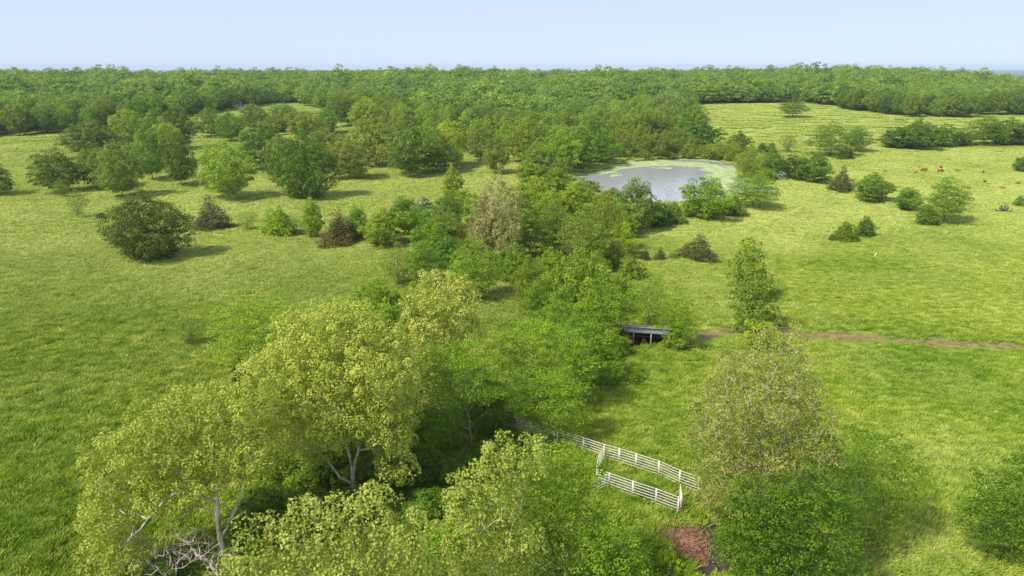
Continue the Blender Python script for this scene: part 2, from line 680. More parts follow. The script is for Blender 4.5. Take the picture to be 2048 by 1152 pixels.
def lobe_leaves(rs, lobes, radius, per, size, flat=(1, 1, 0.8), clump_var=0.35, up=0.45, rnd=0.5, aspect=0.62, low=-0.45):
    """leaves set round the shell of many small lobes"""
    m = len(lobes)
    n = m * per
    z = low + (1 - low) * rs.rand(n)
    a = rs.rand(n) * 2 * np.pi
    q = np.sqrt(np.maximum(0, 1 - z * z))
    d = np.stack([q * np.cos(a), q * np.sin(a), z], 1)
    rl = np.repeat(radius * (0.7 + 0.6 * rs.rand(m)), per)
    fl = np.asarray(flat, float)
    c = np.repeat(lobes, per, 0) + d * fl * (rl * (0.55 + 0.5 * np.sqrt(rs.rand(n))))[:, None]
    nn = norm(d / fl * 0.9 + np.array([0, 0, up]) + rs.randn(n, 3) * rnd)
    t = norm(np.cross(nn, rs.randn(n, 3)))
    b = np.cross(nn, t)
    s = size * (0.7 + 0.6 * rs.rand(n))
    L, W = (s * 0.5)[:, None], (s * 0.5 * aspect)[:, None]
    v = np.stack([c - t * L, c + b * W, c + t * L, c - b * W], 1)
    cv = np.repeat(rs.rand(m), per)
    val = np.clip(0.5 + (cv - 0.5) * clump_var * 2 + rs.randn(n) * 0.2, 0, 1)
    return v.reshape(-1, 3), np.repeat(val, 4)


def crown_mesh(name, mat, parts):
    v = np.concatenate([p[0] for p in parts])
    val = np.concatenate([p[1] for p in parts])
    f = np.arange(len(v)).reshape(-1, 4)
    return mesh_np(name, v, f, mat, attrs={'v': val})


def make_proto(kind, seed):
    """a tree or shrub of real size; returns crown mesh, trunk mesh, width, height"""
    rs = np.random.RandomState(seed)
    if kind == 'oak':
        w, h, z0 = 15.0, 15.0, 2.2
        tips = thin(profile_points(rs, 1500, w, h, z0, 'round', 0.42), 1.5, 215)
        limbs = [[(0, 0, -0.4), (0.1, 0.0, 2.5), (rs.randn() * 0.4, rs.randn() * 0.4, 5.5), (rs.randn() * 0.6, rs.randn() * 0.6, 10)]]
        parts = [lobe_leaves(rs, tips, 1.3, 95, 0.42)]
        mat, bark, rmin, r0 = M['oak'], M['bark'], 0.06, 0.022
    elif kind == 'bigoak':
        w, h, z0 = 16.0, 14.0, 0.5
        tips = thin(profile_points(rs, 3000, w, h, z0, 'round', 0.45), 1.25, 420)
        limbs = [[(0, 0, -0.4), (0.1, 0.0, 2), (rs.randn() * 0.3, rs.randn() * 0.3, 6), (rs.randn() * 0.3, rs.randn() * 0.3, 11)]]
        parts = [lobe_leaves(rs, tips, 1.15, 90, 0.34)]
        mat, bark, rmin, r0 = M['oak'], M['bark'], 0.06, 0.022
    elif kind == 'dense':
        w, h, z0 = 11.0, 11.0, 0.7
        tips = thin(profile_points(rs, 1400, w, h, z0, 'round', 0.5), 1.35, 150)
        limbs = [[(0, 0, -0.4), (0.1, 0.0, 2), (rs.randn() * 0.3, rs.randn() * 0.3, 5), (rs.randn() * 0.3, rs.randn() * 0.3, 8)]]
        parts = [lobe_leaves(rs, tips, 1.05, 120, 0.36)]
        mat, bark, rmin, r0 = M['dense'], M['bark'], 0.06, 0.02
    elif kind == 'locust':
        w, h, z0 = 11.0, 11.0, 2.2
        tips = thin(profile_points(rs, 1500, w, h, z0, 'dome', 0.3), 1.25, 190)
        limbs = [[(0, 0, -0.4), (0.1, 0.1, 2.0), (rs.randn() * 0.6, rs.randn() * 0.6, 5), (rs.randn(), rs.randn(), 8)]]
        parts = [lobe_leaves(rs, tips, 1.15, 95, 0.30, (1, 1, 0.55), up=0.6, aspect=0.5, low=-0.3)]
        mat, bark, rmin, r0 = M['bright'], M['bark'], 0.045, 0.02
    elif kind == 'willow':
        w, h, z0 = 9.0, 10.0, 0.8
        tips = thin(profile_points(rs, 1300, w, h, z0, 'oval', 0.4), 1.2, 170)
        limbs = [[(0, 0, -0.4), (0.1, 0.1, 1.5), (rs.randn() * 0.5, rs.randn() * 0.5, 4), (rs.randn() * 0.6, rs.randn() * 0.6, 8)]]
        parts = [lobe_leaves(rs, tips, 0.8, 100, 0.32, (0.9, 0.9, 1.25), aspect=0.42)]
        mat, bark, rmin, r0 = M['willow'], M['bark'], 0.045, 0.02
    elif kind == 'sycamore':
        w, h, z0 = 12.0, 17.0, 3.0
        tips = thin(profile_points(rs, 2000, w, h, z0, 'oval', 0.3), 1.05, 420)
        limbs = [[(0, 0, -0.4), (0.1, 0.1, 3.0), (0.6, -0.3, 7), (0.3, 0.3, 14)], [(0.1, 0.1, 3), (-1.8, 0.6, 7), (-2.4, 0.3, 12)]]
        parts = [lobe_leaves(rs, tips, 0.62, 50, 0.31, (1, 1, 1.1), clump_var=0.5)]
        mat, bark, rmin, r0 = M['syc'], M['bark_white'], 0.03, 0.024
    elif kind == 'cedar':
        w, h, z0 = 7.0, 8.0, 0.1
        tips = thin(profile_points(rs, 1600, w, h, z0, 'cone', 0.55), 0.7, 330)
        limbs = [[(0, 0, -0.3), (0, 0, 3), (0, 0, 7)]]
        parts = [leaf_arrays(rs, tips, 42, (0.36, 0.36, 0.26), 0.32, (0, 0, 1), up=0.4, outw=0.8, aspect=0.4)]
        mat, bark, rmin, r0 = M['cedar'], M['bark_red'], 0.05, 0.018
    elif kind == 'bush':
        w, h, z0 = 6.0, 4.6, 0.15
        tips = thin(profile_points(rs, 1000, w, h, z0, 'mound', 0.45), 0.7, 180)
        limbs = [[(0, 0, -0.2), (0.1, 0, 0.8), (0.3, 0.1, 2)], [(0, 0, 0), (-0.6, 0.3, 1.6)], [(0, 0, 0), (0.4, -0.7, 1.6)]]
        parts = [lobe_leaves(rs, tips, 0.55, 60, 0.25)]
        mat, bark, rmin, r0 = M['dense'], M['bark'], 0.03, 0.012
    elif kind == 'sparse':
        w, h, z0 = 8.0, 9.0, 1.2
        tips = thin(profile_points(rs, 1000, w, h, z0, 'vase', 0.3), 0.95, 230)
        limbs = [[(0, 0, -0.3), (0.1, 0.1, 1.2), (0.3, 0.1, 4), (0.2, 0.2, 7)], [(0.1, 0.1, 1.2), (-1.2, 0.4, 4)], [(0.1, 0.1, 1.2), (1.1, -0.6, 4)]]
        parts = [leaf_arrays(rs, tips, 26, (0.45, 0.45, 0.3), 0.28, (0, 0, 3))]
        mat, bark, rmin, r0 = M['willow'], M['bark'], 0.022, 0.014
    elif kind == 'far':
        w, h, z0 = 11.0, 14.0, 2.0
        tips = thin(profile_points(rs, 700, w, h, z0, 'round', 0.55), 2.3, 60)
        limbs = [[(0, 0, -0.6), (0.1, 0, 4), (0.2, 0.1, 9)]]
        parts = [lobe_leaves(rs, tips, 1.6, 80, 0.62, rnd=0.4)]
        mat, bark, rmin, r0 = M['forest'], M['bark'], 0.10, 0.02
    elif kind == 'deadtree':
        w, h, z0 = 9.0, 12.0, 4.0
        tips = thin(profile_points(rs, 900, w, h, z0, 'vase', 0.3), 0.9, 240)
        limbs = [[(0, 0, -0.4), (0.1, 0.1, 3), (0.3, 0, 6), (0.2, 0.2, 10)]]
        parts = [leaf_arrays(rs, tips[:30], 6, (0.4, 0.4, 0.4), 0.25, (0, 0, 6))]
        mat, bark, rmin, r0 = M['syc'], M['dead'], 0.0, 0.022
    P, par, rad = skeleton(rs, limbs, tips, seg=1.6, r0=r0)
    cm = crown_mesh(kind + "_crown", mat, parts)
    tm = branch_mesh(kind + "_trunk", P, par, rad, bark, rmin, 4 if kind in ('far', 'bush') else 5)
    v = parts[0][0]
    return cm, tm, 2 * np.percentile(np.hypot(v[:, 0], v[:, 1]), 97), np.percentile(v[:, 2], 99.6)


NAMES = {'oak': 'oak_tree', 'bigoak': 'oak_tree', 'dense': 'broadleaf_tree', 'locust': 'locust_tree', 'willow': 'willow_tree', 'sycamore': 'sycamore_tree',
         'cedar': 'cedar_tree', 'bush': 'bush', 'sparse': 'young_tree', 'far': 'forest_tree', 'deadtree': 'dead_tree'}
CATS = {'bush': 'bush', 'cedar': 'cedar'}
PROTO = {}
for _k, _n in (('oak', 5), ('bigoak', 2), ('dense', 3), ('locust', 3), ('willow', 2), ('sycamore', 1), ('cedar', 2), ('bush', 3), ('sparse', 2), ('far', 6),
               ('deadtree', 1)):
    PROTO[_k] = [make_proto(_k, 100 + 13 * i + len(_k) * 7) for i in range(_n)]


def plant(kind, loc, width, height, rot, tint, label, group=None, variant=0, cat=None, mat=None, name=None):
    cm, tm, w0, h0 = PROTO[kind][variant % len(PROTO[kind])]
    root = link(name or NAMES[kind], None, None, loc)
    root.empty_display_size = 1.0
    root.rotation_euler = (0, 0, rot)
    root.scale = (width / w0, width / w0, height / h0)
    tag(root, label, cat or CATS.get(kind, 'tree'), group)
    shrub = kind == 'bush'
    c = link('foliage' if shrub else 'crown', cm, root)
    c.color = (*tint, 1)
    if mat:
        c.material_slots[0].link = 'OBJECT'
        c.material_slots[0].material = mat
    link('stem' if shrub else 'trunk', tm, root)
    return root


rng = random.Random(5)
NP = np.random.RandomState(11)


def plant_px(kind, bx, by, wpx, top, tint, label, group=None, variant=None, cat=None, mat=None, name=None):
    g = ground(bx, by)
    dep = depth_of(g)
    width = wpx * dep / FPX
    zt = at_y(bx, top, g[1])[2]
    height = max(0.8, zt - g[2])
    v = rng.randrange(9) if variant is None else variant
    return plant(kind, g, width, height, rng.uniform(0, 6.28), tint, label, group, v, cat, mat, name)


# ---------------------------------------------------------------- ground, pond, woods, grass
def gp(pts):
    return [tuple(ground(x, y)[:2]) for x, y in pts]


TRACK = gp([(1372, 672), (1430, 666), (1500, 662), (1580, 666), (1660, 672), (1750, 679), (1850, 684), (1950, 690), (2060, 696), (2300, 712)])
MUD = gp([(1372, 1022), (1405, 1035), (1432, 1070), (1438, 1120), (1436, 1180)])
TYRE = gp([(-40, 430), (20, 420), (70, 408), (115, 398), (135, 392)])
FENCE_LINE = gp([(1370, 640), (1360, 580), (1352, 545)])


def masks(x, y):
    n1 = fbm(x / 3.1, y / 3.1, 3) - 0.5
    n2 = fbm(x / 14.0 + 3, y / 14.0, 3) - 0.5
    bare = sstep(1.25 - (dist_poly(TRACK, x, y, False) + n1 * 1.6) / 2.7) * 0.92
    bare = np.maximum(bare, 0.5 * sstep(1.0 - (dist_poly(TYRE, x, y, False) + n1) / 1.6))
    for px, py, r, a in ((1480, 1040, 5, .35), (1780, 1075, 6.5, .5), (1690, 1095, 4.5, .6), (2000, 1125, 5, .3), (1330, 700, 3.5, .6), (1720, 1120, 7, .4)):
        g = ground(px, py)
        bare = np.maximum(bare, a * sstep(1.3 - (np.hypot(x - g[0], y - g[1]) + n1 * 3) / r))
    mud = 0.92 * sstep(1.2 - (dist_poly(MUD, x, y, False) + n1 * 2) / 1.7)
    red = np.zeros(x.shape)
    for px, py, r, a in ((1357, 1078, 2.1, 1.0), (1370, 1106, 1.5, .95), (1352, 1062, 1.0, .9), (1295, 676, 4.5, .85), (1260, 676, 4.0, .8)):
        g = ground(px, py)
        red = np.maximum(red, a * sstep(1.4 - (np.hypot(x - g[0], (y - g[1]) * 0.8) + n1 * 1.6) / r))
    dry = -0.10 + 0.75 * sstep((y - 50 - 26 * sstep((x + 5) / 20)) / 100) + n2 * 0.9 * (0.4 + 0.6 * sstep((y - 50) / 60))
    for px, py, rx, ry, a in ((1410, 590, 9, 20, .55), (1500, 440, 16, 18, .35), (1560, 490, 10, 12, .4), (1900, 900, 9, 9, .45), (1800, 760, 14, 10, .3),
                              (1880, 1080, 8, 6, .5), (200, 470, 40, 40, .15), (1700, 1140, 9, 5, .5)):
        g = ground(px, py)
        dry = dry + a * sstep(1.2 - np.hypot((x - g[0]) / rx, (y - g[1]) / ry))
    return np.clip(bare, 0, 1), np.clip(mud, 0, 1), np.clip(red, 0, 1), np.clip(dry, 0, 1)


def axis(lo, dense_lo, dense_hi, hi, step, grow=1.09):
    a = list(np.arange(dense_lo, dense_hi, step))
    s = step
    p = dense_hi
    while p < hi:
        a.append(p)
        s *= grow
        p += s
    a.append(hi)
    s = step
    p = dense_lo
    b = []
    while p > lo:
        s *= grow
        p -= s
        b.append(max(p, lo))
    return np.array(b[::-1] + a)


gx = axis(-9000, -66, 84, 9000, 0.8, 1.07)
gy = axis(-400, 24, 128, 13000, 0.75, 1.035)
GX, GY = np.meshgrid(gx, gy)
fx, fy = GX.ravel(), GY.ravel()
fz = terrain(fx, fy)
b_, m_, r_, d_ = masks(fx, fy)
nx, ny = len(gx), len(gy)
ii = (np.arange(ny - 1)[:, None] * nx + np.arange(nx - 1)[None, :]).ravel()
me = mesh_np("ground", np.stack([fx, fy, fz], 1), np.stack([ii, ii + 1, ii + nx + 1, ii + nx], 1), ground_material(), True,
             {'bare': b_, 'mud': m_, 'red': r_, 'dry': d_, 'wood': sstep((fy - 1150) / 150)})
tag(link("ground", me), "rolling green pasture ground", None, None, 'structure')

# far plain beyond the woods
hx = np.linspace(-9000, 14000, 260)
hy = np.array([10200, 10600, 11000, 11500, 12000, 12600])
prof_h = np.array([-60, -45, -30, -20.0, -15.0, -60])
HX, HY = np.meshgrid(hx, hy)
HZ = prof_h[:, None] + (fbm(HX / 900.0, HY / 900.0, 4) - 0.5) * 9 + (fbm(HX / 120.0, HY / 300.0, 2) - 0.5) * 7
ii = (np.arange(5)[:, None] * 260 + np.arange(259)[None, :]).ravel()
me = mesh_np("hills", np.stack([HX.ravel(), HY.ravel(), HZ.ravel()], 1), np.stack([ii, ii + 1, ii + 261, ii + 260], 1),
             rough_mat("far_woods", (0.045, 0.075, 0.03), (0.075, 0.11, 0.045), 0.01, 0.95, 0.0), True)
tag(link("hills", me), "low wooded hills on the far horizon", None, None, 'structure')

# ---- pond
m, nt, n, l = new_mat("pond_water")
bs = n.new("ShaderNodeBsdfPrincipled")
bs.inputs['Base Color'].default_value = (0.33, 0.33, 0.36, 1)
bs.inputs['Roughness'].default_value = 0.07
bs.inputs['IOR'].default_value = 1.4
bs.inputs['Specular IOR Level'].default_value = 0.9
geo = n.new("ShaderNodeNewGeometry")
mp = n.new("ShaderNodeMapping")
mp.inputs['Scale'].default_value = (1.0, 0.45, 1)
no = n.new("ShaderNodeTexNoise")
no.inputs['Scale'].default_value = 1.1
no.inputs['Detail'].default_value = 4
bu = n.new("ShaderNodeBump")
bu.inputs['Strength'].default_value = 0.3
bu.inputs['Distance'].default_value = 0.25
out = n.new("ShaderNodeOutputMaterial")
l.new(geo.outputs['Position'], mp.inputs[0])
l.new(mp.outputs[0], no.inputs[0])
l.new(no.outputs[0], bu.inputs['Height'])
l.new(bu.outputs[0], bs.inputs['Normal'])
l.new(bs.outputs[0], out.inputs[0])
M['water'] = m
px_, py_ = zip(*POND)
wx0, wx1, wy0, wy1 = min(px_) - 4, max(px_) + 4, min(py_) - 4, max(py_) + 4
w = MB()
w.v = [(wx0, wy0, WATER_Z), (wx1, wy0, WATER_Z), (wx1, wy1, WATER_Z), (wx0, wy1, WATER_Z)]
w.f = [(0, 1, 2, 3)]
# the sheet is cut to the pond's own outline
step = 0.9
cx = np.arange(wx0, wx1, step)
cy = np.arange(wy0, wy1, step)
CX, CY = np.meshgrid(cx, cy)
dpo = dist_poly(POND, CX, CY)
ins = inside(POND, CX, CY)


def cell_sheet(mask, z):
    ys, xs = np.nonzero(mask)
    x0, y0 = cx[xs] - step / 2, cy[ys] - step / 2
    v = np.stack([np.stack([x0, y0], 1), np.stack([x0 + step, y0], 1), np.stack([x0 + step, y0 + step], 1), np.stack([x0, y0 + step], 1)], 1).reshape(-1, 2)
    key = np.round(v / (step / 2)).astype(int)
    uq, inv = np.unique(key, axis=0, return_inverse=True)
    pts = uq * (step / 2)
    j = NP.rand(len(pts), 2) - 0.5
    pts = pts + j * step * 0.7
    return np.column_stack([pts, np.full(len(pts), z)]), inv.reshape(-1, 4)


v, f = cell_sheet(ins | (dpo < 1.4), WATER_Z)
tag(link("pond", mesh_np("pond", v, f, M['water'])), "grey rippled water of the farm pond", None, None, 'structure')
OPEN_PX = [(1122, 366), (1160, 360), (1200, 353), (1240, 343), (1280, 336), (1320, 333), (1350, 333), (1378, 338), (1395, 347), (1404, 357), (1424, 363),
           (1428, 369), (1400, 374), (1398, 386), (1430, 400), (1380, 420), (1300, 420), (1200, 410), (1130, 390)]
OPEN = [tuple(at_z(x, y, WATER_Z)[:2]) for x, y in OPEN_PX]
nz = fbm(CX / 7.0, CY / 7.0, 4)
dop = dist_poly(OPEN, CX, CY) * np.where(inside(OPEN, CX, CY), -1, 1)
slot = [tuple(at_z(x, y, WATER_Z)[:2]) for x, y in [(1352, 321), (1400, 323), (1432, 327), (1452, 331)]]
spit = [tuple(at_z(x, y, WATER_Z)[:2]) for x, y in [(1500, 376), (1530, 381), (1560, 386)]]
weed = ins & (dop + (nz - 0.5) * 16 > 2.0) & (dist_poly(slot, CX, CY, False) + (nz - 0.5) * 6 > 3.2) & (nz > 0.30)
weed &= dist_poly(spit, CX, CY, False) > 4.5
weed |= ins & (dop > -7) & (nz > 0.69)
v, f = cell_sheet(weed, WATER_Z + 0.03)
M['weed'] = rough_mat("pond_weed", (0.23, 0.30, 0.09), (0.38, 0.44, 0.20), 0.35, 0.6, 0.5, detail=6)
tag(link("pond_weed", mesh_np("pond_weed", v, f, M['weed'])), "pale green floating weed mat along the far shore of the pond", "water weed", None, 'stuff')

# ---- woods: everything behind the edge line of the fields
EDGE_PX = [(-500, 300), (-200, 288), (0, 276), (80, 270), (160, 264), (245, 254), (330, 238), (400, 231), (470, 222), (545, 208), (600, 207), (640, 222),
           (690, 238), (735, 258), (790, 278), (850, 288), (930, 292), (1000, 296), (1050, 300), (1100, 312), (1150, 318), (1205, 308), (1260, 296),
           (1330, 292), (1385, 280), (1400, 262), (1385, 240), (1378, 216), (1384, 209), (1480, 207), (1600, 206), (1655, 211), (1700, 221), (1760, 229),
           (1830, 236), (1950, 234), (2048, 231), (2300, 226), (2700, 220)]
EDGE = gp(EDGE_PX)
WOOD = EDGE + [(2000, 1900), (-2000, 1900)]


def scatter(y0, y1, sp):
    ny_ = int((y1 - y0) / sp)
    out = []
    for k in range(ny_):
        y = y0 + (k + 0.5) * sp
        xm = 0.84 * y + 20
        x = np.arange(-xm, xm, sp) + NP.rand() * sp
        out.append(np.stack([x + (NP.rand(len(x)) - .5) * sp * .8, np.full(len(x), y) + (NP.rand(len(x)) - .5) * sp * .8], 1))
    return np.concatenate(out)


fp = np.concatenate([scatter(250, 700, 8.6), scatter(700, 1700, 9.0)])
fp = fp[inside(WOOD, fp[:, 0], fp[:, 1])]
gap = fbm(fp[:, 0] / 60.0, fp[:, 1] / 60.0, 2)
fz = terrain(fp[:, 0], fp[:, 1])
dd = fp[:, 1] * CP + (EYE - fz) * SP
u_ = fp[:, 0] / dd
vis = np.abs(u_) < 0.80
edge_d = dist_poly(EDGE, fp[:, 0], fp[:, 1], False)
score = dd + 2.5 * np.minimum(edge_d, 60) + np.where(vis, 0, 5000)
order = np.argsort(score)
N_SINGLE = 300
SINGLE = order[:N_SINGLE]
REST = order[N_SINGLE:]
OAK_TINTS = [(0.9, 1.0, 1.0), (0.72, 0.85, 0.9), (1.0, 1.03, 0.9), (1.1, 1.1, 0.95), (0.68, 0.95, 0.85), (1.0, 1.25, 0.9), (1.2, 1.3, 1.1), (0.8, 1.08, 0.8)]
for i in SINGLE:
    x, y = fp[i]
    u = u_[i]
    hgt = rng.uniform(10.5, 15.5)
    if u < -0.20:
        lab, grp = "leafy green tree in the front rows of the wood beyond the left pasture", "trees at the edge of the left wood"
    elif u < 0.28:
        lab, grp = "leafy green tree in the thick grove behind the pond", "trees in the grove behind the pond"
    else:
        lab, grp = "dark leafy tree in the front rows of the wood beyond the far meadow", "trees at the edge of the far meadow wood"
    t = OAK_TINTS[rng.randrange(8)]
    k = rng.uniform(0.85, 1.2)
    if u >= 0.28:
        t = (t[0] * 0.8, t[1] * 0.85, t[2] * 0.95)
    plant('oak', (x, y, fz[i]), hgt * rng.uniform(0.75, 1.05), hgt, rng.uniform(0, 6.28), (t[0] * k, t[1] * k, t[2] * k), lab, grp, rng.randrange(5),
          name='forest_tree')


def gn_scatter(name, pts, coll, idx, rot, scl, extra, label, cat):
    me = bpy.data.meshes.new(name)
    me.vertices.add(len(pts))
    me.vertices.foreach_set("co", np.asarray(pts, np.float32).ravel())
    a = me.attributes.new('idx', 'INT', 'POINT')
    a.data.foreach_set("value", np.asarray(idx, np.int32))
    a = me.attributes.new('rot', 'FLOAT_VECTOR', 'POINT')
    a.data.foreach_set("vector", np.asarray(rot, np.float32).ravel())
    a = me.attributes.new('scl', 'FLOAT_VECTOR', 'POINT')
    a.data.foreach_set("vector", np.asarray(scl, np.float32).ravel())
    for k_, v_ in extra.items():
        a = me.attributes.new(k_, 'FLOAT', 'POINT')
        a.data.foreach_set("value", np.asarray(v_, np.float32))
    o = link(name, me)
    ng = bpy.data.node_groups.new(name, 'GeometryNodeTree')
    ng.interface.new_socket("Geometry", in_out='INPUT', socket_type='NodeSocketGeometry')
    ng.interface.new_socket("Geometry", in_out='OUTPUT', socket_type='NodeSocketGeometry')
    N, L = ng.nodes, ng.links
    gi, go = N.new("NodeGroupInput"), N.new("NodeGroupOutput")
    ci = N.new("GeometryNodeCollectionInfo")
    ci.inputs[0].default_value = coll
    ci.inputs[1].default_value = True
    ci.inputs[2].default_value = True
    iop = N.new("GeometryNodeInstanceOnPoints")
    iop.inputs['Pick Instance'].default_value = True

    def na(nm, typ):
        q = N.new("GeometryNodeInputNamedAttribute")
        q.data_type = typ
        q.inputs[0].default_value = nm
        return q.outputs[0]
    L.new(gi.outputs[0], iop.inputs['Points'])
    L.new(ci.outputs[0], iop.inputs['Instance'])
    L.new(na('idx', 'INT'), iop.inputs['Instance Index'])
    L.new(na('rot', 'FLOAT_VECTOR'), iop.inputs['Rotation'])
    L.new(na('scl', 'FLOAT_VECTOR'), iop.inputs['Scale'])
    L.new(iop.outputs[0], go.inputs[0])
    md = o.modifiers.new("scatter", 'NODES')
    md.node_group = ng
    tag(o, label, cat, None, 'stuff')
    return o


pc = bpy.data.collections.new("far_tree_source")
for i, (cm, tm, w0, h0) in enumerate(PROTO['far']):
    v0 = np.empty(len(cm.vertices) * 3, np.float32)
    cm.vertices.foreach_get("co", v0)
    o = bpy.data.objects.new("far_tree_source_%d" % i, cm)
    pc.objects.link(o)
R = REST
nR = len(R)
hs = 0.72 + 0.5 * NP.rand(nR)
hs = np.where(NP.rand(nR) < 0.08, hs * 1.3, hs)
hs *= 0.64 + 0.6 * fbm(fp[R, 0] / 70.0, fp[R, 1] / 70.0, 2)
ws = hs * (1.0 + 0.4 * NP.rand(nR))
gn_scatter("forest", np.column_stack([fp[R], fz[R]]), pc, NP.randint(0, 6, nR), np.column_stack([np.zeros(nR), np.zeros(nR), NP.rand(nR) * 6.28]),
           np.column_stack([ws, ws, hs]), {}, "unbroken green woodland canopy stretching back to the skyline", "forest")

# ---- grass
M['blade'] = blade_material()


def grass_patch(seed, size=4.6, tufts=430, blades=6):
    rs = np.random.RandomState(seed)
    base = (rs.rand(tufts, 2) - 0.5) * size
    hgt = 0.18 + 0.30 * vnoise(base[:, 0] * 1.3 + seed, base[:, 1] * 0.8) + 0.1 * rs.rand(tufts)
    n_ = tufts * blades
    b = np.repeat(base, blades, 0) + rs.randn(n_, 2) * 0.09
    hh = np.repeat(hgt, blades) * (0.6 + 0.6 * rs.rand(n_))
    lean = np.column_stack([0.55 + rs.randn(n_) * 0.5, 0.25 + rs.randn(n_) * 0.5]) * hh[:, None]
    ang = rs.rand(n_) * np.pi
    wv = np.column_stack([np.cos(ang), np.sin(ang)]) * (0.022 + 0.03 * rs.rand(n_))[:, None]
    p0 = np.column_stack([b - wv, np.zeros(n_) - 0.05])
    p1 = np.column_stack([b + wv, np.zeros(n_) - 0.05])
    p2 = np.column_stack([b + lean + wv * 0.6, hh])
    p3 = np.column_stack([b + lean - wv * 0.6, hh])
    v = np.stack([p0, p1, p2, p3], 1).reshape(-1, 3)
    tv = np.clip(np.repeat(rs.rand(tufts), blades) * 0.75 + rs.rand(n_) * 0.3, 0, 1)
    return mesh_np("grass_patch", v, np.arange(len(v)).reshape(-1, 4), M['blade'], attrs={'v': np.repeat(tv, 4)})


gc = bpy.data.collections.new("grass_source")
for i in range(5):
    gc.objects.link(bpy.data.objects.new("grass_source_%d" % i, grass_patch(40 + i)))
gpts = np.concatenate([scatter(30, 150, 3.1), scatter(150, 330, 6.2), scatter(330, 800, 12.0)])
far_g = gpts[:, 1] > 150
keep = ~inside(WOOD, gpts[:, 0], gpts[:, 1]) & ~inside(POND, gpts[:, 0], gpts[:, 1])
keep &= (dist_poly(POND, gpts[:, 0], gpts[:, 1]) > 2.0)
keep &= np.abs(gpts[:, 0]) < 0.82 * (gpts[:, 1] * CP + EYE * SP) + 4
b_, m_, r_, d_ = masks(gpts[:, 0], gpts[:, 1])
keep &= (dist_poly(TRACK, gpts[:, 0], gpts[:, 1], False) > 2.3 + 1.6 * NP.rand(len(gpts)))
keep &= (np.maximum(np.maximum(b_ * 1.1, m_), r_ * 1.3) < 0.35 + 0.5 * NP.rand(len(gpts)))
SHED_LINE = gp([(1231, 684), (1290, 686), (1336, 690)])
keep &= dist_poly(SHED_LINE, gpts[:, 0], gpts[:, 1], False) > 3.0
gpts, far_g, d_ = gpts[keep], far_g[keep], d_[keep]
ng_ = len(gpts)
sc = np.where(gpts[:, 1] > 330, 3.6, np.where(far_g, 2.0, 1.0))
zs = (0.75 + 0.7 * fbm(gpts[:, 0] / 9.0, gpts[:, 1] / 9.0, 3)) * np.where(gpts[:, 0] > 8, 0.75, 1.0)
gn_scatter("grass", np.column_stack([gpts, terrain(gpts[:, 0], gpts[:, 1])]), gc, NP.randint(0, 5, ng_),
           np.column_stack([np.zeros(ng_), np.zeros(ng_), (NP.rand(ng_) - 0.5) * 1.6]), np.column_stack([sc, sc, zs]), {'dry': d_},
           "long green pasture grass leaning in the wind", "grass")

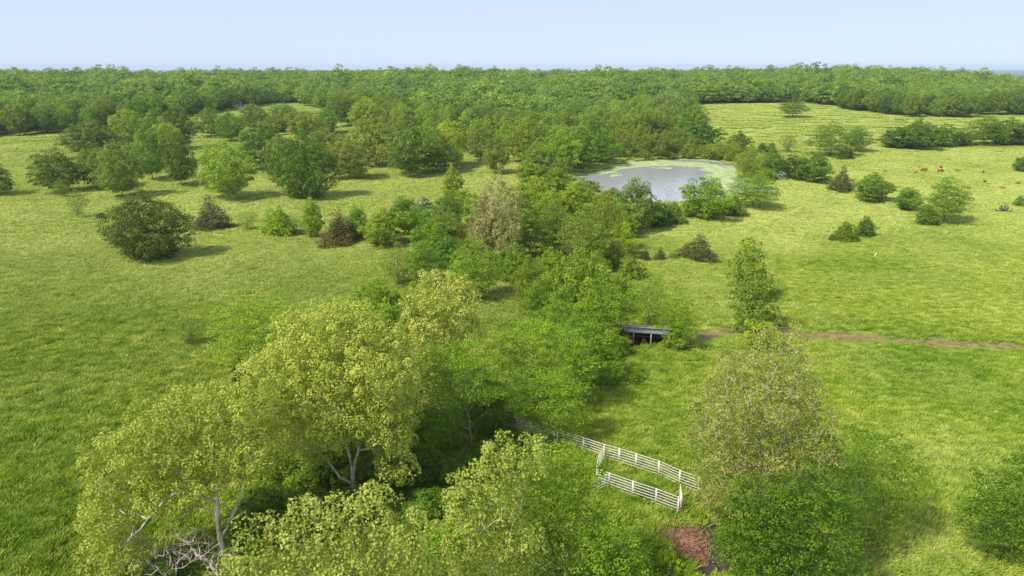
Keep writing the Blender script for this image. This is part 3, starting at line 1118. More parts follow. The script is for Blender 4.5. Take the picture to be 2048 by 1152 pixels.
# ---------------------------------------------------------------- trees and shrubs one by one
OLV, DRK, GRN, LIT, YEL, BRN, RICH = (0.92, 1.0, 1.0), (0.62, 0.72, 0.75), (0.85, 1.1, 0.85), (1.35, 1.4, 1.1), (1.75, 1.6, 0.9), (1.02, 0.95, 1.0), (0.7, 1.05, 0.7)
W1 = (1, 1, 1)
SAV = "oaks standing in the left pasture"
GROVE = "oaks along the open grove"
FENCE = "trees of the right field hedgerow"
CREEK = "trees of the creek thicket"
SHORE = "willows along the far pond shore"
TREES = [
    # open oaks of the left pasture
    ('oak', -6, 392, 66, 326, DRK, "dark oak cut by the left picture edge in the open pasture", SAV),
    ('oak', 122, 386, 92, 298, DRK, "round dark oak standing farthest left of the pasture grove", SAV),
    ('sparse', 129, 396, 34, 354, (0.8, 0.85, 0.8), "young tree leaning against the front of the round dark oak", SAV),
    ('oak', 203, 377, 78, 293, OLV, "olive oak with a pale forked trunk right of the round dark oak", SAV),
    ('oak', 246, 396, 96, 285, OLV, "tall oak with long drooping skirt behind the big dark tree", SAV),
    ('oak', 190, 316, 122, 240, DRK, "broad flat-topped oak behind the round dark oak", SAV),
    ('oak', 262, 300, 76, 219, LIT, "pale oak in the back of the pasture grove near the wood", SAV),
    ('oak', 312, 292, 66, 222, GRN, "bright green topped oak between the pale oak and the tall dark oak", SAV),
    ('oak', 362, 300, 66, 212, DRK, "tall dark oak at the back right of the pasture grove", SAV),
    ('oak', 306, 361, 82, 256, GRN, "green oak with a double trunk in the middle of the grove", SAV),
    ('oak', 364, 372, 74, 268, DRK, "narrow dark oak at the front right corner of the pasture grove", SAV),
    ('oak', 336, 330, 76, 241, LIT, "pale crowned oak rising between the green oak and the dark oaks", SAV),
    ('oak', 457, 399, 116, 284, (1.25, 1.4, 1.0), "light green oak with shrubby base standing alone in the gap", SAV),
    ('oak', 423, 275, 54, 216, OLV, "small round oak with bare trunk far back in the gap", SAV),
    ('oak', 463, 283, 54, 222, GRN, "small bushy oak beside the round oak far back", SAV),
    ('oak', 531, 339, 98, 245, (0.6, 0.8, 0.75), "dark oak with black trunk behind the big rich green oak", SAV),
    ('bigoak', 613, 398, 120, 262, (0.58, 0.78, 0.55), "big rich green oak with foliage down to the grass", SAV),
    ('oak', 566, 348, 78, 272, OLV, "olive oak half hidden behind the left side of the rich green oak", SAV),
    ('oak', 699, 359, 98, 280, BRN, "brownish oak with bare dark trunk right of the rich green oak", SAV),
    ('oak', 655, 334, 96, 256, BRN, "olive brown oak behind the rich green oak", SAV),
    ('oak', 753, 334, 100, 234, (1.1, 1.05, 1.0), "open crowned oak with clear trunk between the brownish oak and the grove", GROVE),
    ('oak', 820, 353, 108, 244, (0.75, 0.9, 0.85), "large dark oak at the front of the open grove", GROVE),
    ('oak', 866, 347, 84, 252, (0.9, 1.05, 0.85), "green oak in the middle of the front three of the grove", GROVE),
    ('oak', 899, 336, 90, 243, YEL, "yellow topped oak at the right of the front three", GROVE),
    ('oak', 962, 324, 64, 246, (0.9, 0.9, 0.9), "slim dark oak behind the leaning oak in the grass gap", GROVE),
    ('oak', 991, 349, 62, 268, (1.0, 0.98, 0.9), "slim oak with drooping crown in the grass gap", GROVE),
    ('oak', 1052, 325, 92, 238, (1.12, 1.1, 0.85), "bronze tinged oak right of the grass gap", GROVE),
    ('dense', 1075, 352, 70, 278, (1.1, 1.1, 1.3), "soft green tree in front of the bronze tinged oak", GROVE),
    ('dense', 1122, 346, 76, 262, (1.3, 1.3, 0.9), "bright green tree left of the pond", GROVE),
    ('dense', 1160, 337, 84, 254, (0.95, 1.0, 0.8), "broad green tree overhanging the left end of the pond", GROVE),
    ('dense', 1203, 327, 74, 258, (0.8, 0.95, 0.8), "darker green tree overhanging the weed at the pond's upper left", GROVE),
    ('willow', 1112, 358, 42, 318, (0.85, 0.85, 0.8), "low olive willow at the very left tip of the pond", SHORE),
    ('oak', 510, 262, 54, 205, OLV, "small oak in front of the grey bare tree", SAV),
    ('oak', 552, 266, 64, 231, BRN, "low brown oak in the back clearing", SAV),
    ('oak', 570, 252, 62, 207, GRN, "round oak beside the bright back clearing", SAV),
    ('oak', 612, 278, 76, 220, (1.15, 1.05, 0.9), "wide oak at the front of the back clearing", SAV),
    ('oak', 655, 270, 58, 216, GRN, "bright green oak right of the back clearing", SAV),
    ('oak', 695, 252, 62, 192, DRK, "tall dark oak with visible trunk right of the back clearing", SAV),
    ('oak', 735, 264, 78, 196, LIT, "pale tall oak left of the thick grove", SAV),
    ('deadtree', 483, 234, 34, 203, W1, "grey bare tree at the edge of the back wood", None),
    # field row in front
    ('bigoak', 302, 520, 150, 384, (0.55, 0.60, 0.6), "big dark round oak alone in the left pasture", SAV),
    ('cedar', 426, 458, 80, 392, W1, "dark cone shaped cedar right of the big dark round oak", None),
    ('sparse', 159, 437, 44, 379, (0.85, 0.8, 0.9), "thin young tree alone in the left pasture", None),
    ('bush', 204, 438, 20, 425, (0.5, 0.5, 0.5), "small dark scrub clump on stones beside the thin young tree", None),
    ('sparse', 496, 461, 44, 419, (0.8, 0.9, 0.75), "thin shrub between the dark cedar and the bright bush", None),
    ('bush', 558, 470, 74, 414, (1.45, 1.4, 1.0), "bright green bush in the pasture fence row", None),
    ('sparse', 590, 470, 50, 428, (0.75, 0.95, 0.7), "feathery shrub touching the right side of the bright bush", None),
    ('dense', 628, 477, 48, 397, (1.35, 1.3, 1.1), "slim upright bright tree left of the brown cedar", None),
    ('cedar', 680, 488, 92, 421, (1.75, 1.2, 1.0), "rusty brown cedar in the pasture fence row", None),
    ('dense', 717, 478, 50, 412, (0.95, 1.15, 0.9), "rich green rounded tree right of the brown cedar", None),
    ('dense', 770, 492, 100, 417, (1.35, 1.25, 0.8), "broad bright green tree at the right end of the pasture fence row", CREEK),
    ('dense', 810, 456, 74, 393, (0.75, 0.95, 0.8), "dark green tree behind the broad bright tree", CREEK),
    ('dense', 845, 482, 72, 410, (0.85, 1.05, 0.8), "leafy green tree right of the broad bright tree", CREEK),
    ('oak', 895, 464, 78, 390, (0.7, 0.85, 0.75), "dark tree below the lone light round treetop", CREEK),
    ('dense', 905, 402, 42, 333, (1.5, 1.35, 1.1), "lone light green round tree before the grass gap", None),
    ('bush', 925, 430, 70, 378, (1.4, 1.3, 0.8), "yellowish shrub under the lone light round tree", CREEK),
    ('oak', 896, 510, 92, 428, (0.85, 0.85, 0.75), "olive shaded tree left of the tan sycamore", CREEK),
    ('dense', 895, 540, 66, 474, (0.7, 0.95, 0.7), "deep green small tree behind the yellow-green tree", CREEK),
    ('bush', 848, 420, 40, 394, (1, 1, 1), "white flowering shrub behind the creek thicket", None),
    ('sycamore', 1000, 532, 112, 348, (0.86, 0.76, 1.5), "tall tan sycamore in the creek thicket with pale bare limbs", None),
    ('sycamore', 968, 525, 70, 400, (0.8, 0.74, 1.4), "smaller tan sycamore at the left foot of the tall tan one", None),
    ('sparse', 800, 572, 92, 488, (0.75, 0.8, 0.75), "brownish feathery tree at the left bend of the creek", CREEK),
    ('locust', 850, 574, 86, 480, (0.72, 0.75, 0.8), "soft green feathery tree beside the brownish feathery tree", CREEK),
    ('locust', 955, 602, 118, 476, (0.92, 0.9, 0.9), "yellow-green spreading tree above the grassy clearing", CREEK),
    ('dense', 1066, 418, 82, 354, (1.5, 1.35, 0.8), "bright tree behind the tan sycamore near the pond", CREEK),
    ('dense', 1150, 432, 92, 366, (1.45, 1.3, 0.8), "bright broad tree at the near left pond bank", CREEK),
    ('dense', 1108, 440, 70, 380, (1.25, 1.2, 0.8), "green tree between the two bright trees by the pond", CREEK),
    ('locust', 1060, 520, 96, 402, (0.70, 0.72, 0.85), "olive tree right of the tan sycamore", CREEK),
    ('locust', 1108, 506, 96, 404, (0.72, 0.70, 0.85), "dull olive tree in the middle of the creek thicket", CREEK),
    ('sparse', 1152, 530, 104, 424, (0.8, 0.8, 0.8), "olive tree with grey forked trunk in the creek thicket", CREEK),
    ('willow', 1214, 506, 70, 387, (0.95, 0.88, 0.8), "yellowish willow with bare stem in the creek thicket", CREEK),
    ('dense', 1268, 464, 100, 358, (0.95, 0.95, 1.6), "silvery green tree on the near pond bank", CREEK),
    ('dense', 1250, 476, 56, 424, (1.0, 1.1, 0.8), "green tree at the foot of the silvery tree", CREEK),
    ('dense', 1316, 455, 60, 402, (0.7, 0.85, 0.8), "dark tree right of the silvery tree", CREEK),
    ('dense', 1196, 542, 84, 452, (0.85, 0.85, 0.75), "dull green tree below the yellowish willow", CREEK),
    ('dense', 1246, 516, 58, 446, (1.6, 1.4, 0.9), "bright yellow-green tree at the right edge of the creek thicket", CREEK),
    ('willow', 1228, 536, 60, 480, (0.9, 0.85, 0.7), "olive willow in front of the bright yellow-green tree", CREEK),
    ('bush', 1262, 556, 66, 512, (1.2, 1.1, 1.0), "rounded shrub before the two tiny cedars", CREEK),
    ('bush', 1272, 560, 22, 546, W1, "small white flowering shrub at the right edge of the creek thicket", None),
    ('cedar', 1291, 522, 24, 498, (0.8, 0.9, 0.9), "tiny cedar touching the creek thicket", None),
    ('cedar', 1320, 521, 28, 494, (1.3, 1.1, 1.0), "tiny cedar alone between the thicket and the wide cedar", None),
    ('bush', 1347, 518, 22, 504, (1.2, 1.2, 1.0), "low shrub left of the wide cedar", None),
    ('cedar', 1396, 518, 82, 469, (1.25, 1.15, 0.9), "wide low cedar in the field below the pond", None),
    ('deadtree', 1336, 440, 40, 364, (1, 1, 1), "leafless tan tree standing against the pond water", None),
    ('bush', 1345, 448, 50, 405, (1.0, 1.0, 0.9), "shrub at the foot of the leafless tan tree", CREEK),
    ('dense', 1410, 437, 108, 355, (1.15, 1.2, 0.7), "large bright round tree on the pond dam", None),
    ('bush', 1465, 430, 60, 394, (0.7, 0.75, 0.8), "low dark shrub between the two trees on the pond dam", None),
    ('locust', 1505, 417, 96, 343, (0.85, 0.86, 0.8), "feathery tree at the right end of the pond dam", None),
    # pond shore
    ('willow', 1502, 354, 62, 290, (0.95, 0.95, 0.9), "pale willow at the right shore of the pond", SHORE),
    ('willow', 1182, 322, 44, 282, (0.8, 0.85, 0.7), "willow at the left end of the far pond shore", SHORE),
    ('willow', 1238, 314, 62, 250, (0.85, 0.85, 0.7), "yellow-green willow behind the pond weed", SHORE),
    ('willow', 1276, 306, 64, 252, (0.95, 0.95, 0.75), "second willow from the left behind the pond weed", SHORE),
    ('willow', 1312, 312, 72, 262, (0.75, 0.75, 0.7), "olive willow in the middle of the far pond shore", SHORE),
    ('willow', 1350, 306, 84, 254, (0.85, 0.85, 0.7), "broad willow in the middle of the far pond shore", SHORE),
    ('willow', 1376, 316, 42, 284, (1.0, 1.0, 0.8), "small round willow on the far pond shore", SHORE),
    ('willow', 1411, 317, 40, 286, (1.0, 1.0, 0.75), "small yellow willow at the right of the far pond shore", SHORE),
    ('sparse', 1446, 320, 60, 278, (1.0, 1.0, 0.9), "open branched tree by the bright glint of water", SHORE),
    ('bush', 1290, 318, 36, 300, (1.2, 1.1, 0.9), "yellow shrub at the far water edge", SHORE),
    ('bush', 1340, 318, 34, 302, (0.8, 0.85, 0.8), "grey green shrub at the far water edge", SHORE),
    ('dense', 1475, 308, 50, 262, (0.95, 0.9, 0.8), "upright tree behind the pale willow", SHORE),
    ('dense', 1400, 296, 84, 242, (0.62, 0.82, 0.72), "dark round tree at the corner of the far meadow", None),
    ('oak', 1345, 275, 90, 224, (0.9, 1.1, 0.8), "dark topped tree below the pale poplar", None),
    ('willow', 1334, 258, 104, 176, (0.9, 0.95, 1.6), "tall pale silvery tree rising above the grove by the far meadow", None),
    ('willow', 1366, 250, 62, 182, (0.62, 0.75, 1.3), "blue green tree at the left edge of the far meadow", None),
    ('locust', 1584, 235, 60, 193, (0.55, 0.55, 0.7), "lone spreading tree in the middle of the far meadow", None),
    # right hand field rows
    ('locust', 1660, 313, 90, 244, (0.70, 0.72, 0.7), "spreading feathery tree at the left of the far hedgerow", FENCE),
    ('locust', 1714, 304, 60, 252, (0.68, 0.72, 0.7), "feathery tree right beside the spreading one", FENCE),
    ('bush', 1690, 318, 40, 292, (0.6, 0.65, 0.8), "dark low shrub at the foot of the feathery pair", FENCE),
    ('sparse', 1575, 306, 36, 269, (0.6, 0.6, 0.7), "thin greyish tree in front of the far meadow", FENCE),
    ('bush', 1524, 306, 28, 286, (0.6, 0.7, 0.7), "small dark shrub left of the thin greyish tree", FENCE),
    ('bush', 1542, 306, 22, 285, (1.0, 1.0, 0.8), "small bright shrub left of the thin greyish tree", FENCE),
    ('dense', 1788, 296, 64, 254, (0.55, 0.68, 0.65), "dark tree at the left end of the dense hedgerow", FENCE),
    ('dense', 1832, 298, 86, 238, (0.62, 0.72, 0.65), "tallest dark tree of the dense hedgerow", FENCE),
    ('dense', 1884, 294, 64, 248, (0.7, 0.82, 0.7), "dark tree right of the tallest hedgerow tree", FENCE),
    ('dense', 1926, 292, 46, 262, (0.75, 0.8, 0.8), "low tree in the dip of the hedgerow", FENCE),
    ('locust', 1966, 291, 76, 229, (0.62, 0.66, 0.65), "layered tree near the right picture edge in the hedgerow", FENCE),
    ('dense', 2012, 290, 68, 236, (0.72, 0.8, 0.68), "broad hedgerow tree second from the right picture edge", FENCE),
    ('dense', 2052, 292, 56, 236, (0.7, 0.8, 0.7), "hedgerow tree cut by the right picture edge", FENCE),
    ('dense', 2050, 343, 54, 312, (0.65, 0.8, 0.7), "dark bush cut by the right picture edge above the cattle", None),
    ('bush', 1552, 352, 50, 318, (0.8, 1.0, 0.8), "green shrub right of the pale willow", FENCE),
    ('dense', 1580, 358, 66, 310, (0.5, 0.55, 0.7), "dark shrubby tree with white blossom at its foot", FENCE),
    ('bush', 1562, 360, 30, 342, W1, "white flowering shrub below the dark shrubby tree", None),
    ('dense', 1626, 366, 76, 304, (0.75, 0.85, 0.7), "green shrubby tree left of the leaning cedar", FENCE),
    ('cedar', 1681, 383, 60, 332, (1.1, 1.15, 0.9), "leaning dark cedar in the hedgerow right of the pond", None),
    ('dense', 1742, 402, 84, 346, (0.9, 0.95, 0.75), "rounded green tree right of the leaning cedar", FENCE),
    ('dense', 1813, 421, 56, 376, (0.75, 0.9, 0.72), "small dark tree between the rounded tree and the feathery tree", FENCE),
    ('locust', 1886, 446, 106, 354, (0.78, 0.8, 0.75), "tall feathery tree below the cattle", FENCE),
    ('bush', 1852, 450, 52, 412, (0.8, 0.85, 0.85), "shrub at the left foot of the tall feathery tree", FENCE),
    ('bush', 1690, 482, 50, 444, (0.85, 0.85, 0.7), "left one of the two dark bushes in the right field", None),
    ('bush', 1729, 473, 46, 434, (0.6, 0.68, 0.75), "right one of the two dark bushes in the right field", None),
    ('bush', 1663, 482, 16, 468, (0.8, 0.8, 0.7), "tiny shrub beside the pair of dark bushes", None),
    ('bush', 2037, 414, 22, 391, (0.8, 1.0, 0.7), "small green bush at the right picture edge", None),
    ('sparse', 385, 691, 66, 630, (0.62, 0.72, 0.5), "small thin tree alone in the near left grass", None),
    # around the shed and along the lane
    ('willow', 1056, 622, 66, 516, (0.95, 0.95, 0.6), "yellow-green willow left of the white tipped tree", CREEK),
    ('dense', 1155, 642, 124, 500, (1.25, 1.2, 1.0), "large tree with pale upper leaves behind the shed thicket", CREEK),
    ('locust', 1085, 645, 90, 552, (0.72, 0.76, 0.7), "soft green tree at the edge of the grassy clearing", CREEK),
    ('dense', 1128, 655, 80, 575, (0.72, 0.85, 0.72), "dark undergrown tree beneath the pale leaved large tree", CREEK),
    ('locust', 1202, 690, 146, 556, (0.88, 0.88, 0.7), "broad bright tree left of the shed", CREEK),
    ('sparse', 1296, 652, 96, 548, (0.8, 0.95, 0.6), "thin see-through tree behind the shed", CREEK),
    ('locust', 1352, 692, 82, 590, (0.90, 0.92, 0.7), "bright feathery tree at the right end of the shed", CREEK),
    ('bush', 1350, 695, 66, 650, (1.25, 1.25, 0.9), "green shrub under the feathery tree right of the shed", CREEK),
    ('bush', 1244, 693, 44, 656, (0.75, 0.72, 0.8), "brownish shrub covering the left end of the shed", CREEK),
    ('bush', 1268, 764, 44, 735, (1.6, 1.6, 0.8), "low bright shrub in the grass below the shed", CREEK),
    ('dense', 752, 652, 100, 560, (1.3, 1.3, 0.8), "bright green tree left of the pale yellow sycamore", CREEK),
    ('bush', 700, 662, 80, 620, (1.3, 1.3, 0.8), "low bush left of the bright green tree by the creek", CREEK),
    ('bush', 930, 606, 40, 578, (0.6, 0.5, 0.6), "dark scrub at the top of the grassy clearing", CREEK),
    ('willow', 1428, 319, 46, 284, (0.9, 0.92, 0.75), "leafy willow left of the open branched tree by the glint of water", SHORE),
    ('willow', 1462, 324, 52, 284, (0.95, 0.95, 0.75), "leafy willow right of the open branched tree by the glint of water", SHORE),
    ('willow', 1486, 344, 50, 302, (0.95, 0.95, 0.8), "round willow leaning over the right shore weed", SHORE),
    ('bush', 1530, 362, 46, 336, (1.1, 1.1, 0.8), "rounded shrub at the right foot of the pale shore willow", SHORE),
    ('dense', 1540, 336, 44, 300, (0.85, 0.95, 0.75), "small tree between the pale shore willow and the thin greyish tree", FENCE),
    # filling trees of the creek belt
    ('dense', 1112, 392, 84, 336, (1.0, 1.05, 0.8), "green tree hiding the left tip of the pond", CREEK),
    ('dense', 1166, 408, 84, 356, (1.2, 1.15, 0.8), "bright tree standing before the left half of the pond", CREEK),
    ('bush', 1225, 400, 50, 376, (1.0, 1.0, 0.8), "low shrub at the near water edge left of the silvery tree", CREEK),
    ('dense', 1030, 566, 84, 488, (0.9, 0.95, 0.8), "rounded green tree between the spreading tree and the willow in the creek belt", CREEK),
    ('dense', 1100, 566, 80, 496, (1.1, 1.15, 0.8), "fresh green tree just above the white tipped tree", CREEK),
    ('locust', 1188, 590, 92, 508, (0.85, 0.85, 0.8), "soft tree right of the pale leaved large tree", CREEK),
    ('dense', 1236, 604, 66, 548, (1.1, 1.1, 0.8), "small rounded tree above the thin see-through tree", CREEK),
    ('locust', 1150, 726, 104, 630, (0.78, 0.85, 0.7), "leafy tree between the layered tree and the dark round tree", CREEK),
    ('locust', 1110, 700, 110, 600, (0.85, 0.9, 0.7), "tall bright tree behind the layered tree", CREEK),
    ('dense', 1222, 716, 66, 662, (1.2, 1.2, 0.7), "bright shrubby tree between the shed and the dark round tree", CREEK),
    ('dense', 872, 522, 88, 440, (1.0, 1.1, 0.8), "green tree behind the brownish feathery tree", CREEK),
    ('dense', 930, 562, 74, 494, (1.2, 1.2, 0.8), "light green tree at the left shoulder of the spreading tree", CREEK),
    ('dense', 1020, 486, 74, 420, (0.85, 0.9, 0.75), "shaded tree at the right foot of the tall tan sycamore", CREEK),
    ('dense', 1180, 480, 80, 410, (1.05, 1.05, 0.8), "green tree left of the yellowish willow", CREEK),
    ('dense', 1090, 470, 80, 396, (1.15, 1.1, 0.8), "yellow-green tree above the dull olive tree", CREEK),
    ('dense', 950, 450, 64, 386, (1.2, 1.2, 0.8), "light tree left of the tan sycamore top", CREEK),
    ('dense', 830, 644, 84, 566, (1.1, 1.15, 0.75), "green tree behind the pale yellow sycamore", CREEK),
    ('dense', 776, 700, 110, 610, (1.2, 1.25, 0.75), "leafy green tree behind the top of the large pale sycamore", CREEK),
    ('dense', 676, 486, 40, 440, (0.8, 0.95, 0.8), "small green tree behind the rusty brown cedar", CREEK),
    ('locust', 960, 836, 110, 730, (0.8, 0.85, 0.65), "leafy tree behind the bent bare trunk", CREEK),
    ('dense', 820, 866, 120, 770, (0.9, 0.95, 0.7), "leafy green tree right of the large pale sycamore", CREEK),
    ('locust', 1016, 850, 90, 776, (0.8, 0.85, 0.65), "soft green tree behind the left end of the pen rails", CREEK),
    ('dense', 1060, 366, 60, 318, (1.1, 1.1, 0.85), "green tree between the soft green tree and the pond", GROVE),
    ('dense', 1205, 440, 70, 384, (1.25, 1.2, 0.8), "bright tree behind the yellowish willow at the near pond bank", CREEK),
]
BLOSSOM = ("flowering",)
for (k, bx, by, wp, tp, tint, lab, grp) in TREES:
    plant_px(k, bx, by, wp * 1.04, tp, tint, lab, grp, mat=M['blossom'] if any(b in lab for b in BLOSSOM) else None)

# ---------------------------------------------------------------- the near trees, each grown for its own place
STYLE = {
    # spacing, lobe radius, leaves per lobe, leaf size, leaf material, bark, thinnest branch drawn, settings
    'syc': (0.76, 0.50, 76, 0.172, 'syc', 'bark_white', 0.021, dict(flat=(1, 1, 1.15), clump_var=0.42, rnd=0.55, aspect=0.72)),
    'thinsyc': (0.76, 0.46, 46, 0.165, 'syc', 'bark_white', 0.0, dict(flat=(1, 1, 1), clump_var=0.55, rnd=0.7, aspect=0.72)),
    'locust': (0.78, 0.66, 72, 0.165, 'bright', 'bark_red', 0.025, dict(flat=(1, 1, 0.5), up=0.7, aspect=0.5, low=-0.25)),
    'dense': (0.76, 0.58, 78, 0.172, 'dense', 'bark', 0.04, dict(flat=(1, 1, 0.75), aspect=0.6)),
}


def near_tree(name, style, base, blobs, limbs, tint, label, seed, limit=1500, cat='tree', group=None, thick=1.0, per_m3=9):
    sp, rl, per, leaf, lm, bk, rmin, kw = STYLE[style]
    rs = np.random.RandomState(seed)
    g = ground(*base) if len(base) == 2 else np.array(base, float)
    Y = g[1]
    kk = min(1.75, max(0.95, depth_of(g) / 58.0))      # trees farther off carry coarser leaf sprays
    sp, rl, leaf = sp * kk ** 0.8, rl * kk ** 0.8, leaf * kk
    B = []
    for b in blobs:
        px, py, rx, ry = b[:4]
        dy = b[4] if len(b) > 4 else 0.0
        c = at_y(px, py, Y + dy)
        k = depth_of(c) / FPX
        B.append((c - g, (rx * k, 0.5 * (rx + ry) * k * 0.95, ry * k)))
    pts = blob_points(rs, B, per_m3)
    pts = pts[pts[:, 2] > 0.4]
    tips = thin(pts, sp, limit)
    L = []
    for ch in limbs:
        L.append([at_y(p[0], p[1], Y + (p[2] if len(p) > 2 else 0.0)) - g for p in ch])
    L[0][0] = np.array([0, 0, -0.4])
    P, par, rad = skeleton(rs, L, tips, seg=1.1, r0=0.0115 * thick)
    cm = crown_mesh(name + "_crown", M[lm], [lobe_leaves(rs, tips, rl, per, leaf, **kw)])
    tm = branch_mesh(name + "_trunk", P, par, rad, M[bk], rmin, 6)
    root = link(name, None, None, g)
    tag(root, label, cat, group)
    c = link('crown', cm, root)
    c.color = (*tint, 1)
    link('trunk', tm, root)
    return root


near_tree('sycamore_tree', 'syc', (708, 1012),
          [(665, 775, 150, 105), (640, 685, 85, 75, 1), (560, 745, 60, 60), (760, 720, 70, 70, 1.5), (780, 830, 60, 90), (700, 650, 60, 45, 2), (790, 930, 40, 45, -1),
           (620, 870, 70, 40, -1), (545, 830, 45, 50, 1)],
          [[(708, 1012), (708, 985), (706, 950), (690, 880), (668, 800), (662, 720), (655, 650)],
           [(706, 950), (720, 880, 0.6), (735, 800, 1), (745, 720, 1.5)],
           [(704, 962), (680, 955, -0.6), (655, 920, -1.2), (625, 895, -1.6), (585, 880, -2), (560, 860, -2.2)],
           [(672, 815), (640, 790, -0.5), (600, 765, -1)]],
          W1, "large pale sycamore with a long white limb reaching left low down", 1, 2100, thick=1.15)
near_tree('sycamore_tree', 'syc', (452, 1150),
          [(400, 835, 105, 60, 1.5), (275, 910, 85, 65), (225, 1020, 55, 75, -0.5), (440, 905, 110, 60, 1), (525, 880, 55, 60, 2), (235, 1100, 60, 60, -1), (340, 980, 80, 45),
           (500, 790, 50, 40, 2), (330, 870, 80, 60, .5)],
          [[(452, 1150), (446, 1110), (440, 1080), (436, 1010), (424, 960), (425, 900), (410, 840)],
           [(438, 1020), (400, 990, -0.5), (365, 980, -1), (330, 1000, -1.2), (280, 1060, -1.5), (240, 1100, -1.5)],
           [(430, 985), (395, 965, 0.3), (340, 950, 0.5), (280, 920, 0.5)],
           [(440, 1080), (462, 1040, 1), (480, 1000, 1.5), (486, 960, 2), (520, 880, 2.5)]],
          (0.86, 0.88, 0.8), "pale spreading sycamore over dead twigs in the lower left corner", 2, 1700, thick=1.2)
near_tree('sycamore_tree', 'syc', (at_z(660, 1480, 0)[0], at_z(660, 1480, 0)[1], 0.0),
          [(720, 1045, 75, 45), (800, 1085, 65, 55, -.5), (620, 1060, 55, 55), (520, 1090, 48, 55, 0.5), (560, 1130, 80, 50), (700, 1130, 110, 60), (830, 1140, 80, 45), (470, 1150, 40, 40),
           (640, 1190, 170, 50), (745, 1010, 35, 30), (600, 1020, 22, 28), (640, 1020, 22, 28), (850, 1060, 30, 30)],
          [[(660, 1480), (662, 1350), (665, 1230), (670, 1150), (690, 1080)], [(665, 1250), (610, 1150), (590, 1080), (600, 1020)], [(665, 1240), (760, 1130), (790, 1080)],
           [(662, 1300), (560, 1190), (520, 1110)]],
          (0.82, 0.83, 0.92), "pale tufted sycamore top filling the bottom edge left of the middle", 3, 1500, thick=1.0)
near_tree('sycamore_tree', 'syc', (at_z(985, 1290, 0)[0], at_z(985, 1290, 0)[1], 0.0),
          [(1000, 945, 75, 55, .5), (960, 1010, 70, 60), (930, 1080, 50, 70), (1040, 915, 50, 40, 1), (1000, 1080, 75, 60), (990, 1140, 90, 40), (905, 1010, 22, 30), (1085, 905, 25, 25, 1),
           (1005, 890, 18, 22, 1)],
          [[(985, 1290), (985, 1200), (975, 1120), (965, 1050), (990, 960)], [(978, 1140), (1020, 1070), (1050, 980), (1050, 910)], [(975, 1120), (940, 1080), (915, 1020)]],
          (0.82, 0.86, 0.9), "pale tufted sycamore at the bottom middle left of a green tree", 4, 1200)
near_tree('broadleaf_tree', 'dense', (at_z(1120, 1215, 0)[0], at_z(1120, 1215, 0)[1], 0.0),
          [(1120, 930, 60, 40, 1), (1120, 985, 75, 50), (1185, 960, 25, 40), (1165, 1070, 65, 45, -.5), (1215, 1100, 70, 50), (1130, 1120, 90, 45, -1), (1250, 1140, 60, 35), (1080, 1020, 45, 40)],
          [[(1120, 1215), (1118, 1160), (1105, 1100), (1095, 1050), (1110, 990)], [(1108, 1120), (1150, 1060), (1170, 1010), (1200, 1000)], [(1116, 1150), (1180, 1110), (1220, 1090)],
           [(1105, 1100), (1075, 1040), (1070, 1000)]],
          (1.0, 1.08, 0.7), "bright green tree at the bottom middle in front of the cattle pen", 5, 1150, thick=1.1)
near_tree('sycamore_tree', 'thinsyc', (1530, 1062),
          [(1520, 780, 105, 85), (1560, 700, 55, 50, 1), (1450, 830, 65, 90), (1600, 860, 75, 85, .5), (1520, 900, 115, 70), (1430, 960, 45, 75, -.5), (1500, 980, 80, 50), (1630, 960, 45, 40), (1590, 750, 45, 50),
           (1400, 860, 30, 50)],
          [[(1530, 1062), (1528, 1000), (1524, 930), (1520, 880), (1530, 800), (1560, 720)], [(1524, 920), (1560, 900, -.6), (1600, 880, -1), (1640, 870, -1.2)],
           [(1526, 960), (1570, 930, -1), (1610, 955, -1.6), (1660, 985, -2)], [(1521, 890), (1480, 860, -.5), (1440, 830, -1), (1420, 790, -1)],
           [(1524, 930), (1470, 940, -.8), (1420, 960, -1.2)]],
          (0.76, 0.72, 0.9), "tall thin sycamore with brownish crown right of the cattle pen", 6, 1500, thick=1.15)
near_tree('broadleaf_tree', 'dense', (1562, 1185),
          [(1565, 1010, 95, 55, .5), (1640, 985, 60, 50, .5), (1520, 1080, 85, 65), (1630, 1075, 80, 65, -.5), (1580, 1130, 120, 50, -.8), (1480, 1010, 35, 40, .5), (1680, 1010, 35, 40, .5)],
          [[(1562, 1185), (1562, 1130), (1560, 1080), (1570, 1010)], [(1561, 1110), (1610, 1060), (1640, 1000)], [(1561, 1120), (1510, 1080), (1480, 1040)]],
          (0.52, 0.66, 0.42), "dark green bushy tree at the lower right in front of the thin sycamore", 7, 1500)
near_tree('young_tree', 'locust', (1762, 1092),
          [(1750, 900, 75, 40, .5), (1770, 970, 80, 50), (1740, 1030, 75, 40), (1690, 900, 40, 40, 1), (1820, 1000, 35, 40)],
          [[(1762, 1092), (1762, 1050), (1765, 1000), (1755, 920)], [(1763, 1040), (1720, 980), (1700, 920)], [(1763, 1030), (1800, 970), (1820, 920)]],
          (0.5, 0.58, 0.42), "dim see-through tree right of the dark green bushy tree", 8, 420)
near_tree('broadleaf_tree', 'dense', (2003, 1118),
          [(2000, 975, 50, 40), (2055, 960, 60, 45), (1990, 1040, 62, 45), (2060, 1050, 70, 55), (1945, 1030, 28, 35), (2050, 1110, 60, 30)],
          [[(2003, 1118), (2004, 1080), (2010, 1030), (2020, 980)], [(2005, 1070), (1960, 1030), (1945, 1010)], [(2005, 1070), (2060, 1040), (2080, 1010)]],
          (0.62, 0.74, 0.5), "leafy tree cut by the right picture edge near the bottom", 9, 900)
